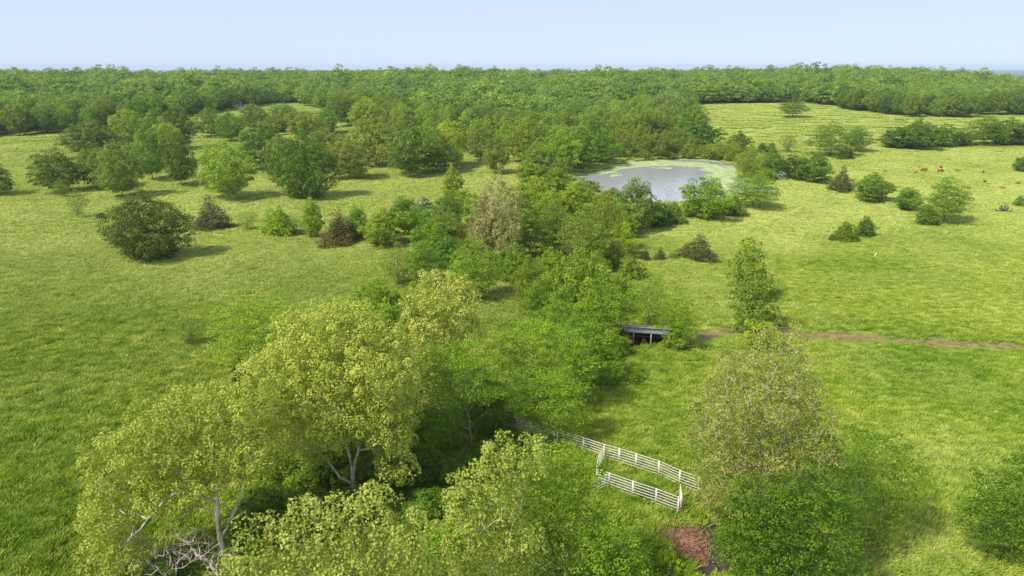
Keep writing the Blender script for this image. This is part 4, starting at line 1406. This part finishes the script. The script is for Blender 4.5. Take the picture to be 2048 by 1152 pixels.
near_tree('sycamore_tree', 'syc', (882, 870),
          [(880, 600, 60, 55), (860, 680, 65, 70), (905, 650, 50, 60, .5), (850, 760, 55, 60), (905, 740, 45, 60), (820, 630, 25, 40), (920, 580, 20, 30)],
          [[(882, 870), (880, 820), (878, 770), (880, 700), (885, 620)], [(879, 780), (860, 720), (845, 650)], [(880, 740), (910, 690), (920, 620)]],
          (1.0, 0.98, 1.15), "slim pale yellow sycamore behind the large pale sycamore", 10, 1000)
near_tree('locust_tree', 'locust', (492, 772),
          [(500, 640, 60, 35), (470, 690, 45, 40), (550, 640, 60, 35, 1), (590, 670, 40, 40, 1), (520, 690, 60, 45)],
          [[(492, 772), (492, 730), (500, 690), (505, 650)], [(494, 740), (470, 700), (455, 680)], [(495, 730), (540, 680), (570, 650)]],
          (1.05, 1.0, 0.8), "bright feathery tree at the left side of the large pale sycamore", 11, 560)
near_tree('locust_tree', 'locust', (930, 932),
          [(930, 720, 65, 40, 1), (900, 770, 60, 50), (960, 760, 45, 50, .5), (885, 850, 40, 50), (870, 720, 35, 40, 1)],
          [[(930, 932), (925, 915), (942, 880), (938, 840), (936, 825), (950, 795), (955, 750)], [(936, 825), (915, 800), (895, 760)], [(940, 860), (900, 840), (885, 820)]],
          (0.78, 0.86, 0.65), "green tree with a bent bare trunk left of the pen rails", 12, 620, thick=1.35)
near_tree('locust_tree', 'locust', (1044, 892),
          [(1090, 790, 70, 35), (1060, 760, 40, 30, .5), (1110, 830, 60, 35), (1130, 790, 40, 40, .5), (1035, 800, 25, 30), (1140, 860, 35, 28)],
          [[(1044, 892), (1046, 870), (1048, 850), (1052, 820), (1070, 790), (1085, 770)], [(1048, 845), (1040, 815), (1035, 800)], [(1046, 868), (1065, 858), (1082, 852), (1080, 828), (1095, 800)],
           [(1050, 825), (1085, 800), (1120, 800)]],
          (0.85, 0.9, 0.65), "green tree with a clear forked trunk standing at the pen rails", 13, 600, thick=1.35)
near_tree('locust_tree', 'locust', (1085, 822),
          [(1080, 680, 70, 40), (1040, 720, 45, 45), (1120, 710, 60, 45), (1100, 760, 70, 40), (1160, 750, 30, 40)],
          [[(1085, 822), (1088, 780), (1090, 740), (1085, 690)], [(1088, 775), (1050, 730), (1040, 700)], [(1088, 770), (1120, 720), (1140, 700)]],
          (0.95, 0.98, 0.7), "bright layered tree behind the forked tree at the pen", 14, 700)
near_tree('broadleaf_tree', 'dense', (1190, 770),
          [(1185, 700, 45, 45), (1205, 725, 38, 38), (1165, 725, 30, 42), (1195, 670, 35, 25)],
          [[(1190, 770), (1190, 740), (1188, 700)], [(1190, 755), (1205, 730)], [(1190, 755), (1170, 735)]],
          (0.80, 0.92, 0.62), "dark round tree below the shed with foliage to the grass", 15, 500)
near_tree('broadleaf_tree', 'dense', (1498, 600),
          [(1500, 502, 22, 24), (1497, 530, 34, 28), (1490, 560, 26, 32), (1508, 570, 32, 28), (1498, 545, 26, 26)],
          [[(1498, 600), (1498, 560), (1499, 505)], [(1498, 575), (1485, 545)], [(1498, 575), (1512, 560)]],
          (1.0, 1.0, 0.75), "rear one of the trees in line above the lane", 16, 300)
near_tree('broadleaf_tree', 'dense', (1508, 662),
          [(1512, 580, 34, 32), (1500, 615, 36, 30), (1525, 618, 26, 34), (1505, 642, 38, 18)],
          [[(1508, 662), (1508, 620), (1512, 575)], [(1508, 640), (1490, 615)], [(1508, 640), (1525, 610)]],
          (0.95, 0.95, 0.95), "middle one of the trees in line at the lane", 17, 400)
near_tree('broadleaf_tree', 'dense', (1520, 700),
          [(1520, 662, 24, 22), (1505, 680, 20, 16), (1532, 680, 20, 18)],
          [[(1520, 700), (1520, 680), (1520, 655)], [(1520, 690), (1506, 675)]],
          (1.5, 1.4, 0.8), "bright front one of the trees in line at the lane", 18, 200)
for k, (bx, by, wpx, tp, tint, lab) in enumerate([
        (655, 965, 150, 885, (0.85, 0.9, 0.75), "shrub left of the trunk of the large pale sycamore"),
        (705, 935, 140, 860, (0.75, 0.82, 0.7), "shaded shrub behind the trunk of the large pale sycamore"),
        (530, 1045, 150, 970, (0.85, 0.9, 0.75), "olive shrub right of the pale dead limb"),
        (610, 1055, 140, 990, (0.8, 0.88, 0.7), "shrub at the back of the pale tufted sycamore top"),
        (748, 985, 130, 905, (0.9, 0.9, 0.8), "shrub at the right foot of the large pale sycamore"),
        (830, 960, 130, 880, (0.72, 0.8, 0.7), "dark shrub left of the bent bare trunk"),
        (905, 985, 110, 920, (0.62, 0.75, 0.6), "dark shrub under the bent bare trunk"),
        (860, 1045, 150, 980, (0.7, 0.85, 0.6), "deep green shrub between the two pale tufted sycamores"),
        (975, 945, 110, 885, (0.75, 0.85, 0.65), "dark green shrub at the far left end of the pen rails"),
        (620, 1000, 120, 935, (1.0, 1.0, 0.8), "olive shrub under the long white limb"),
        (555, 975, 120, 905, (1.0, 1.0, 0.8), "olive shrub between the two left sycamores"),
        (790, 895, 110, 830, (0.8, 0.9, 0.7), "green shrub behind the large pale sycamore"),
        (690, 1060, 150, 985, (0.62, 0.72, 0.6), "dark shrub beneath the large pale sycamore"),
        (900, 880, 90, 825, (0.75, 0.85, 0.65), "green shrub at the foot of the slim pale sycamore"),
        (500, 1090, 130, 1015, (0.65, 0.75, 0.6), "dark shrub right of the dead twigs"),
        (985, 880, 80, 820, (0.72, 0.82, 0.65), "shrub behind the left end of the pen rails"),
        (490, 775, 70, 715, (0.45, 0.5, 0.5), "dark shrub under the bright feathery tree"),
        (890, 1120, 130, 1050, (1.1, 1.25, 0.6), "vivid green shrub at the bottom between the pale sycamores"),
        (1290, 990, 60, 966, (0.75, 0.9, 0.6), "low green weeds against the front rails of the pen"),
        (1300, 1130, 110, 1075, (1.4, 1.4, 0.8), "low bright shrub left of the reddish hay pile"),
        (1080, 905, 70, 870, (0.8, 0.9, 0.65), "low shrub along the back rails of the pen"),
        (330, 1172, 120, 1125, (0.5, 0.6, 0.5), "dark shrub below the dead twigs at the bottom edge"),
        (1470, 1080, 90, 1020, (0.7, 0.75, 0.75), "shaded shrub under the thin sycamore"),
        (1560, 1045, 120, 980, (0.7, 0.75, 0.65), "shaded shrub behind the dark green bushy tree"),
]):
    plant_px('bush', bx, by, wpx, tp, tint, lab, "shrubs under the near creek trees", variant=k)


def dead_branches(name, start, ends, seed, label, twigs, rr):
    rs = np.random.RandomState(seed)
    g = ground(*start)
    Y = g[1]
    L = [[at_y(p[0], p[1], Y + p[2]) - g for p in ch] for ch in ends]
    L[0][0] = np.array([0, 0, -0.3])
    tips = []
    for (px, py, rx, ry, n_) in twigs:
        c = at_y(px, py, Y) - g
        k = depth_of(c + g) / FPX
        tips.append(c + norm(rs.randn(n_, 3)) * (rs.rand(n_, 1) ** 0.5) * np.array([rx * k, rx * k, ry * k]))
    tips = np.concatenate(tips)
    tips = tips[tips[:, 2] > 0.1]
    P, par, rad = skeleton(rs, L, tips, seg=0.7, r0=rr, expo=0.5)
    root = link(name, branch_mesh(name, P, par, rad, M['dead'], 0.0, 5), None, g)
    tag(root, label, 'dead branches')


dead_branches('dead_branches', (436, 1168), [[(436, 1168, 0), (436, 1120, -.3), (442, 1085, -.6), (455, 1045, -1), (472, 1015, -1.2), (484, 985, -1.2), (487, 962, -1.2)],
                                             [(440, 1092, -.6), (415, 1105, -1.4), (380, 1125, -2), (330, 1148, -2.4)],
                                             [(438, 1105, -.6), (400, 1085, -1.5), (345, 1088, -2)],
                                             [(472, 1015, -1.2), (490, 1028, -1), (500, 1045, -1)],
                                             [(442, 1085, -.6), (400, 1060, -1.2), (370, 1050, -1.6)]], 21,
              "pale dead limb with a tangle of bare twigs in the lower left corner", [(370, 1085, 60, 40, 200), (310, 1125, 70, 30, 150), (440, 1120, 50, 40, 90)], 0.0125)
dead_branches('dead_branches', (1115, 1165), [[(1115, 1165, 0), (1110, 1120, -.5), (1080, 1110, -1), (1040, 1100, -1.5)], [(1110, 1120, -.5), (1160, 1120, -1), (1200, 1085, -1)]], 22,
              "bare grey branches at the bottom edge under the bright green tree", [(1110, 1120, 70, 25, 60)], 0.016)

# ---------------------------------------------------------------- cattle pen of tube panels
M['pipe'] = rough_mat("painted_pipe", (0.60, 0.52, 0.46), (0.78, 0.73, 0.68), 2.0, 0.45, 0.05)
PANEL_H = 1.62


def top_pt(px, py, h=PANEL_H):
    d = ray(px, py)
    p = at_z(px, py, h)
    for _ in range(4):
        p = at_z(px, py, zg(p[0], p[1]) + h)
    return Vector((p[0], p[1], zg(p[0], p[1])))


def panel(a, b, label, rails=6, name='livestock_panel', cat='fence panel', group="tube panels of the cattle pen", round_end=False):
    d = b - a
    L = d.length
    root = link(name, None, None, a)
    root.rotation_euler = (0, -math.asin(d.z / L), math.atan2(d.y, d.x))
    tag(root, label, cat, group)
    rm = MB().tube([(0, 0, 0), (1, 0, 0)], 0.026, 6).mesh('rail', M['pipe'], True)
    for k in range(rails):
        z = 0.22 + (PANEL_H - 0.25) * k / (rails - 1)
        o = link('rail', rm, root, (0.03, 0, z))
        o.scale = (L - 0.06, 1, 1)
    pm = MB().tube([(0, 0, -0.12), (0, 0, PANEL_H + 0.02)], 0.036, 6).mesh('post', M['pipe'], True)
    link('post', pm, root, (0.035, 0.0, 0))
    if round_end:
        MB().tube([(L - 0.3, 0, PANEL_H - 0.03), (L - 0.1, 0, PANEL_H - 0.09), (L - 0.035, 0, PANEL_H - 0.3), (L - 0.035, 0, -0.05)], 0.036, 6).build('post', M['pipe'], root, smooth=True)
    else:
        link('post', pm, root, (L - 0.035, 0, 0))
    if L > 3.2:
        bm_ = MB().box((-0.02, -0.012, 0.2), (0.02, 0.012, PANEL_H - 0.02)).mesh('brace', M['pipe'])
        link('brace', bm_, root, (L / 2, 0, 0))
    return root


back = [top_pt(*q) for q in ((1008, 828), (1062, 843.5), (1115, 859), (1167.6, 875), (1209, 888.5), (1239, 896.5), (1273, 907), (1318.5, 921.5), (1360.5, 940.5), (1400, 955))]
labs = ["panel at the far left end of the pen's long back row", "panel behind the forked trunk in the long back row", "panel half hidden by leaves in the long back row",
        "panel of the back row just left of the pen's corner", "first short panel of the back row right of the corner", "second panel of the back row right of the corner",
        "third panel of the back row right of the corner", "last long panel of the back row before the thin sycamore", "panel at the right end of the back row under the sycamore leaves"]
for i, lab in enumerate(labs):
    panel(back[i], back[i + 1], "white tube " + lab, rails=6)
front = [top_pt(*q) for q in ((1194.5, 936.5), (1219.5, 946), (1266.5, 962), (1313.5, 977.5), (1358, 994))]
labs = ["short panel at the left end of the pen's front row", "second panel from the left in the pen's front row", "third panel from the left in the pen's front row",
        "panel at the right end of the pen's front row"]
for i, lab in enumerate(labs):
    panel(front[i], front[i + 1], "white tube " + lab, rails=6)
c0, c1, c2 = top_pt(1209, 889), top_pt(1197, 911), top_pt(1194, 935)
panel(c0 + Vector((0, -0.12, 0)), c1, "white tube side panel joining the back row at the pen's left corner")
panel(c1, c2 + Vector((0, 0.12, 0)), "white tube side panel joining the front row at the pen's left corner")
panel(top_pt(1218.5, 947.5), top_pt(1186, 960), "white swung-open gate with a rounded end at the pen's left front", 6, 'gate', 'gate', None, True)
panel(top_pt(1361, 969), top_pt(1364.5, 992) + Vector((0, 0.05, 0)), "white tube side panel closing the pen at its right end")
panel(top_pt(1357, 1000), top_pt(1364.5, 996.5), "narrow white tube panel at the pen's right front corner")
panel(top_pt(1464, 1042), top_pt(1482, 1046), "short white tube panel half hidden beneath the thin sycamore", 5)
panel(top_pt(905, 968), top_pt(918, 970), "stray white tube panel in the dark shrubs left of the pen", 4)

# ---------------------------------------------------------------- shed
M['tin_dark'] = rough_mat("weathered_boards", (0.028, 0.024, 0.022), (0.075, 0.062, 0.055), 2.5, 0.85, 0.3)
M['tin'] = rough_mat("galvanised_sheet", (0.22, 0.27, 0.31), (0.38, 0.43, 0.46), 1.2, 0.5, 0.1, 0.25)
M['rust'] = rough_mat("rusty_roof_sheet", (0.26, 0.17, 0.11), (0.50, 0.40, 0.30), 1.0, 0.7, 0.1)
M['post'] = rough_mat("grey_timber", (0.26, 0.24, 0.21), (0.45, 0.42, 0.38), 3.0, 0.85, 0.3)
g0, g3 = ground(1231, 688), ground(1336, 696)
d = Vector((g3[0] - g0[0], g3[1] - g0[1], 0))
SL = d.length
shed = link('shed', None, None, (g0[0], g0[1], min(g0[2], g3[2])))
shed.rotation_euler = (0, 0, math.atan2(d.y, d.x))
tag(shed, "open fronted pole shed with blue grey fascia among the trees", 'shed')
H, Dp, dz = 2.75, 3.6, 1.15
for i in range(4):
    x = SL * i / 3
    MB().tube([(x, 0, -0.25), (x + 0.02, 0.01, 1.2), (x, 0, H - 0.12)], [0.085, 0.08, 0.075], 7).build('post', M['post'], shed, smooth=True)
    MB().tube([(x, Dp - 0.12, -0.25), (x, Dp - 0.12, H - dz - 0.12)], 0.07, 6).build('post', M['post'], shed)
nsh = 10
for i in range(nsh):
    x0, x1 = -0.35 + (SL + 0.7) * i / nsh, -0.35 + (SL + 0.7) * (i + 1) / nsh
    # roof sheet with ribs
    rs_ = MB()
    nr = 10
    up, lo = [], []
    for k in range(nr + 1):
        x = x0 + (x1 - x0 + 0.03) * k / nr
        rib = 0.03 * (k % 2) + 0.004 * (i % 2)
        up.append((x, -0.38, H + rib + 0.05))
        lo.append((x, Dp + 0.3, H - dz + rib))
    rs_.v = up + lo + [(p[0], p[1], p[2] - 0.012) for p in up + lo]
    nn_ = nr + 1
    for k in range(nr):
        rs_.f.append((k, k + 1, nn_ + k + 1, nn_ + k))
        rs_.f.append((2 * nn_ + k + 1, 2 * nn_ + k, 3 * nn_ + k, 3 * nn_ + k + 1))
        rs_.f.append((k + 1, k, 2 * nn_ + k, 2 * nn_ + k + 1))
    rs_.build('roof_sheet', M['rust'], shed)
nf = 4
for i in range(nf):
    x0, x1 = -0.2 + (SL + 0.4) * i / nf + 0.006, -0.2 + (SL + 0.4) * (i + 1) / nf - 0.006
    MB().box((x0, -0.13 - 0.008 * (i % 2), H - 0.78), (x1, -0.10 - 0.008 * (i % 2), H - 0.03)).build('fascia_sheet', M['tin'], shed)
nb = 8
for k in range(nb):
    z0 = 0.12 + (H - dz - 0.2) * k / nb
    z1 = 0.12 + (H - dz - 0.2) * (k + 1) / nb - 0.035
    MB().box((-0.05, Dp - 0.035 + 0.006 * (k % 2), z0), (SL + 0.05, Dp + 0.0 + 0.006 * (k % 2), z1)).build('wall_board', M['tin_dark'], shed)
    for sx in (-0.09, SL + 0.05):
        MB().box((sx, 0.3, z0), (sx + 0.035 + 0.004 * (k % 2), Dp - 0.06, z1)).build('side_board', M['tin_dark'], shed)
MB().box((-0.2, -0.06, H - 0.2), (SL + 0.2, 0.06, H - 0.045)).build('beam', M['post'], shed)
plant_px('bush', 1287, 688, 10, 674, (1.2, 1.3, 0.8), "small green weed growing inside the open shed", None, 1)

# ---------------------------------------------------------------- cattle
def coat(name, a, b):
    return rough_mat(name, a, b, 2.0, 0.8, 0.05)


COATS = {'red': coat("coat_red", (0.15, 0.036, 0.012), (0.23, 0.058, 0.02)), 'dark': coat("coat_dark_red", (0.09, 0.028, 0.014), (0.15, 0.045, 0.02)),
         'pale': coat("coat_tan", (0.30, 0.15, 0.07), (0.42, 0.24, 0.13))}


def skin_mesh(name, verts, edges, radii, root_i=0):
    me = bpy.data.meshes.new(name + "_cage")
    me.from_pydata(verts, edges, [])
    o = bpy.data.objects.new(name + "_cage", me)
    COL.objects.link(o)
    o.modifiers.new("skin", 'SKIN')
    sv = me.skin_vertices[0].data
    for i, r in enumerate(radii):
        sv[i].radius = r if isinstance(r, tuple) else (r, r)
        sv[i].use_root = (i == root_i)
    sb = o.modifiers.new("sub", 'SUBSURF')
    sb.levels = 1
    dg = bpy.context.evaluated_depsgraph_get()
    out = bpy.data.meshes.new_from_object(o.evaluated_get(dg))
    out.name = name
    bpy.data.objects.remove(o)
    for p in out.polygons:
        p.use_smooth = True
    return out


def cow_mesh(name, graze):
    # x forward; metres; a grown animal 1.35 m at the shoulder
    v = [(0.0, 0, 0.95), (0.55, 0, 0.98), (0.85, 0, 1.05), (-0.55, 0, 1.0), (-0.8, 0, 1.05)]
    r = [(0.33, 0.36), (0.31, 0.36), (0.2, 0.26), (0.30, 0.33), (0.2, 0.22)]
    e = [(0, 1), (1, 2), (0, 3), (3, 4)]

    def add(p, rad, par):
        v.append(p)
        r.append(rad)
        e.append((par, len(v) - 1))
        return len(v) - 1
    if graze:
        a = add((1.1, 0, 0.85), 0.16, 2)
        a = add((1.3, 0, 0.5), 0.12, a)
        a = add((1.42, 0, 0.25), 0.10, a)
        add((1.46, 0, 0.1), 0.07, a)
    else:
        a = add((1.12, 0, 1.25), 0.17, 2)
        a = add((1.3, 0, 1.38), 0.14, a)
        a = add((1.5, 0, 1.27), 0.10, a)
        add((1.64, 0, 1.18), 0.08, a)
    for s in (-1, 1):
        k = add((0.58, 0.2 * s, 0.62), 0.12, 1)
        k = add((0.56, 0.2 * s, 0.35), 0.07, k)
        k = add((0.57, 0.2 * s, 0.08), 0.055, k)
        add((0.6, 0.2 * s, 0.0), 0.06, k)
        k = add((-0.62, 0.2 * s, 0.65), 0.15, 3)
        k = add((-0.72, 0.2 * s, 0.42), 0.08, k)
        k = add((-0.66, 0.2 * s, 0.1), 0.055, k)
        add((-0.62, 0.2 * s, 0.0), 0.06, k)
    k = add((-1.0, 0, 1.05), 0.04, 4)
    k = add((-1.06, 0, 0.7), 0.03, k)
    add((-1.06, 0, 0.5), 0.05, k)
    return skin_mesh(name, v, e, r)


def cow_lying(name):
    v = [(0.0, 0, 0.42), (0.5, 0, 0.46), (0.8, 0, 0.55), (-0.55, 0.05, 0.42), (-0.8, 0.05, 0.4), (1.0, 0, 0.85), (1.18, 0.05, 1.0), (1.4, 0.1, 0.88), (1.5, 0.12, 0.8),
         (0.65, 0.35, 0.18), (0.95, 0.35, 0.1), (-0.4, 0.45, 0.2), (-0.05, 0.55, 0.1), (-0.9, 0.2, 0.2)]
    r = [(0.36, 0.36), (0.33, 0.36), (0.2, 0.24), (0.33, 0.35), 0.22, 0.15, 0.14, 0.09, 0.08, 0.09, 0.06, 0.12, 0.07, 0.04]
    e = [(0, 1), (1, 2), (0, 3), (3, 4), (2, 5), (5, 6), (6, 7), (7, 8), (1, 9), (9, 10), (3, 11), (11, 12), (4, 13)]
    return skin_mesh(name, v, e, r)


cow_a, cow_b, cow_c = cow_mesh('cow', False), cow_mesh('cow', True), cow_lying('cow')
HERD = [(1768, 345, cow_a, 0.82, 'pale', 0.3, "pale reddish cow standing apart at the left of the herd"),
        (1818, 346, cow_c, 0.75, 'pale', 2.9, "tan calf lying left of the three close cows"),
        (1830, 347, cow_c, 0.85, 'dark', 0.2, "dark red cow lying just right of the tan calf"),
        (1848, 344, cow_b, 1.0, 'red', 3.1, "red cow grazing in the middle of the herd"),
        (1880, 346, cow_b, 1.05, 'red', 0.1, "large red cow grazing below another red cow"),
        (1881.5, 338, cow_a, 0.9, 'red', 1.2, "red cow standing highest up the slope in the herd"),
        (1898, 347, cow_c, 0.7, 'pale', 0.5, "small tan calf lying right of the large red cow"),
        (1917, 344, cow_c, 1.0, 'red', 3.0, "red cow lying above the top of the feathery tree"),
        (1966, 347, cow_b, 0.85, 'dark', 0.9, "dark red cow grazing right of the herd"),
        (1969, 366, cow_a, 0.75, 'red', 1.4, "red calf standing below the dark red cow"),
        (2004, 378, cow_b, 0.8, 'pale', 2.2, "tan cow grazing lowest down at the right"),
        (2017, 371, cow_c, 0.5, 'dark', 0.4, "tiny dark calf lying between the tan cow and the last red cow"),
        (2034, 369, cow_c, 1.0, 'red', 0.3, "red cow lying nearest the right picture edge"),
        (1916, 362, cow_c, 0.6, 'pale', 0.2, "pale calf lying beside the top of the feathery tree")]
for px, py, me, s, ct, rz, lab in HERD:
    g = ground(px, py)
    o = link('calf' if 'calf' in lab else 'cow', me, None, g)
    o.scale = (s, s, s)
    o.rotation_euler = (0, 0, rz)
    if not me.materials:
        me.materials.append(None)
    o.material_slots[0].link = 'OBJECT'
    o.material_slots[0].material = COATS[ct]
    tag(o, lab, 'calf' if 'calf' in lab else 'cow', "cattle on the right hand slope")

# ---------------------------------------------------------------- small things
M['white'] = rough_mat("white_paint", (0.7, 0.7, 0.68), (0.82, 0.82, 0.8), 2.0, 0.5, 0.05)


def stake(px, py, h, lean, label, r=0.06):
    g = ground(px, py)
    o = MB().tube([(0, 0, -0.3), (lean * 0.5, 0, h * 0.5), (lean, 0.02, h)], [r, r, r * 0.95], 7).build('marker_post', M['white'], None, g, True)
    MB().tube([(lean, 0.02, h - 0.01), (lean * 1.01, 0.02, h + 0.05)], [r * 1.15, r * 0.7], 7).build('cap', M['white'], o, None, True)
    tag(o, label, 'post')


stake(1747, 515, 0.95, 0.45, "leaning white pipe post alone in the right field")
stake(1520.5, 514, 1.1, 0.0, "upright white pipe post beside the tree above the lane")
stake(1436, 259, 1.6, 0.0, "tiny white post far away in the meadow above the pond", 0.12)
M['stone'] = rough_mat("pale_stone", (0.30, 0.28, 0.26), (0.50, 0.48, 0.45), 2.0)


def rock(px, py, size, label, seed):
    rs = np.random.RandomState(seed)
    import bmesh
    bm = bmesh.new()
    bmesh.ops.create_icosphere(bm, subdivisions=2, radius=size)
    for v_ in bm.verts:
        q = v_.co.normalized()
        v_.co = v_.co * (0.75 + 0.5 * vnoise(np.array([q.x * 2 + seed]), np.array([q.y * 2 + q.z * 3]))[0])
        v_.co.z *= 0.55
    me = bpy.data.meshes.new('rock')
    bm.to_mesh(me)
    bm.free()
    me.materials.append(M['stone'])
    tag(link('rock', me, None, ground(px, py)), label, 'rock')


rock(198, 441, 0.7, "pale rock at the foot of the small dark scrub clump", 3)
rock(2014, 424, 0.6, "pale rock under the upturned stump", 5)
rock(1992, 423, 0.35, "small pale stone left of the upturned stump", 8)
# upturned stump with roots
rs = np.random.RandomState(31)
tips = np.column_stack([rs.randn(90) * 0.85, rs.randn(90) * 0.7, 0.3 + np.abs(rs.randn(90)) * 1.0])
P, par, rad = skeleton(rs, [[(0, 0, -0.2), (0.1, 0, 0.6), (0.3, 0, 1.3)], [(0, 0, 0), (-1.2, 0.1, 0.4), (-2.0, 0.2, 0.2)]], tips, 0.5, 0.06)
g = ground(2005, 424)
tag(link('tree_stump', branch_mesh('tree_stump', P, par, rad, rough_mat("old_root", (0.05, 0.035, 0.025), (0.12, 0.085, 0.06), 3.0), 0.0, 5), None, g),
    "dark upturned stump with tangled roots in the right field", 'stump')
# hay litter on the reddish patch
g = ground(1358, 1080)
rs = np.random.RandomState(9)
nh = 1500
b = np.column_stack([rs.randn(nh) * 0.95, rs.randn(nh) * 1.15, 0.03 + 0.16 * np.exp(-(rs.rand(nh) * 2) ** 2) * rs.rand(nh)])
a_ = rs.rand(nh) * 6.28
t_ = np.column_stack([np.cos(a_), np.sin(a_), rs.randn(nh) * 0.2]) * (0.12 + 0.2 * rs.rand(nh))[:, None]
s_ = np.column_stack([-np.sin(a_), np.cos(a_), rs.randn(nh) * 0.3]) * 0.025
v = np.stack([b - t_ - s_, b - t_ + s_, b + t_ + s_, b + t_ - s_], 1).reshape(-1, 3)
tag(link('old_hay', mesh_np('old_hay', v, np.arange(len(v)).reshape(-1, 4), rough_mat("old_hay", (0.13, 0.06, 0.035), (0.36, 0.19, 0.11), 3.0)), None, g),
    "reddish brown litter of old hay on bare ground near the pen", 'hay', None, 'stuff')
# a bird far off in the sky
p = at_y(220, 131, 300.0)
bird = MB()
bird.tube([(-0.35, 0, 0), (-0.1, 0, 0.02), (0.2, 0, 0.02), (0.4, 0, 0)], [0.03, 0.1, 0.09, 0.02], 6)
bird.build('bird', M['tin_dark'], None, p, True)
bo = COL.objects[-1]
for s in (-1, 1):
    wv = MB()
    wv.v = [(-0.15, 0.05 * s, 0.04), (0.15, 0.05 * s, 0.04), (0.05, 0.7 * s, 0.22), (-0.12, 0.65 * s, 0.2), (-0.15, 0.05 * s, 0.02), (0.15, 0.05 * s, 0.02), (0.05, 0.7 * s, 0.2), (-0.12, 0.65 * s, 0.18)]
    wv.f = [(0, 1, 2, 3), (7, 6, 5, 4), (0, 4, 5, 1), (1, 5, 6, 2), (2, 6, 7, 3), (3, 7, 4, 0)]
    wv.build('wing', M['tin_dark'], bo)
tag(bo, "dark bird flying above the left skyline", 'bird')

# ---------------------------------------------------------------- air
m, nt, n, l = new_mat("haze")
pv = n.new("ShaderNodeVolumePrincipled")
pv.inputs['Color'].default_value = (0.66, 0.80, 1.0, 1)
pv.inputs['Density'].default_value = 0.00008
out = n.new("ShaderNodeOutputMaterial")
l.new(pv.outputs[0], out.inputs['Volume'])
hz = MB().box((-9500, -500, -42), (14500, 13500, 60)).build('haze', m)
tag(hz, "thin bluish summer haze in the air over the far woods", None, None, 'stuff')
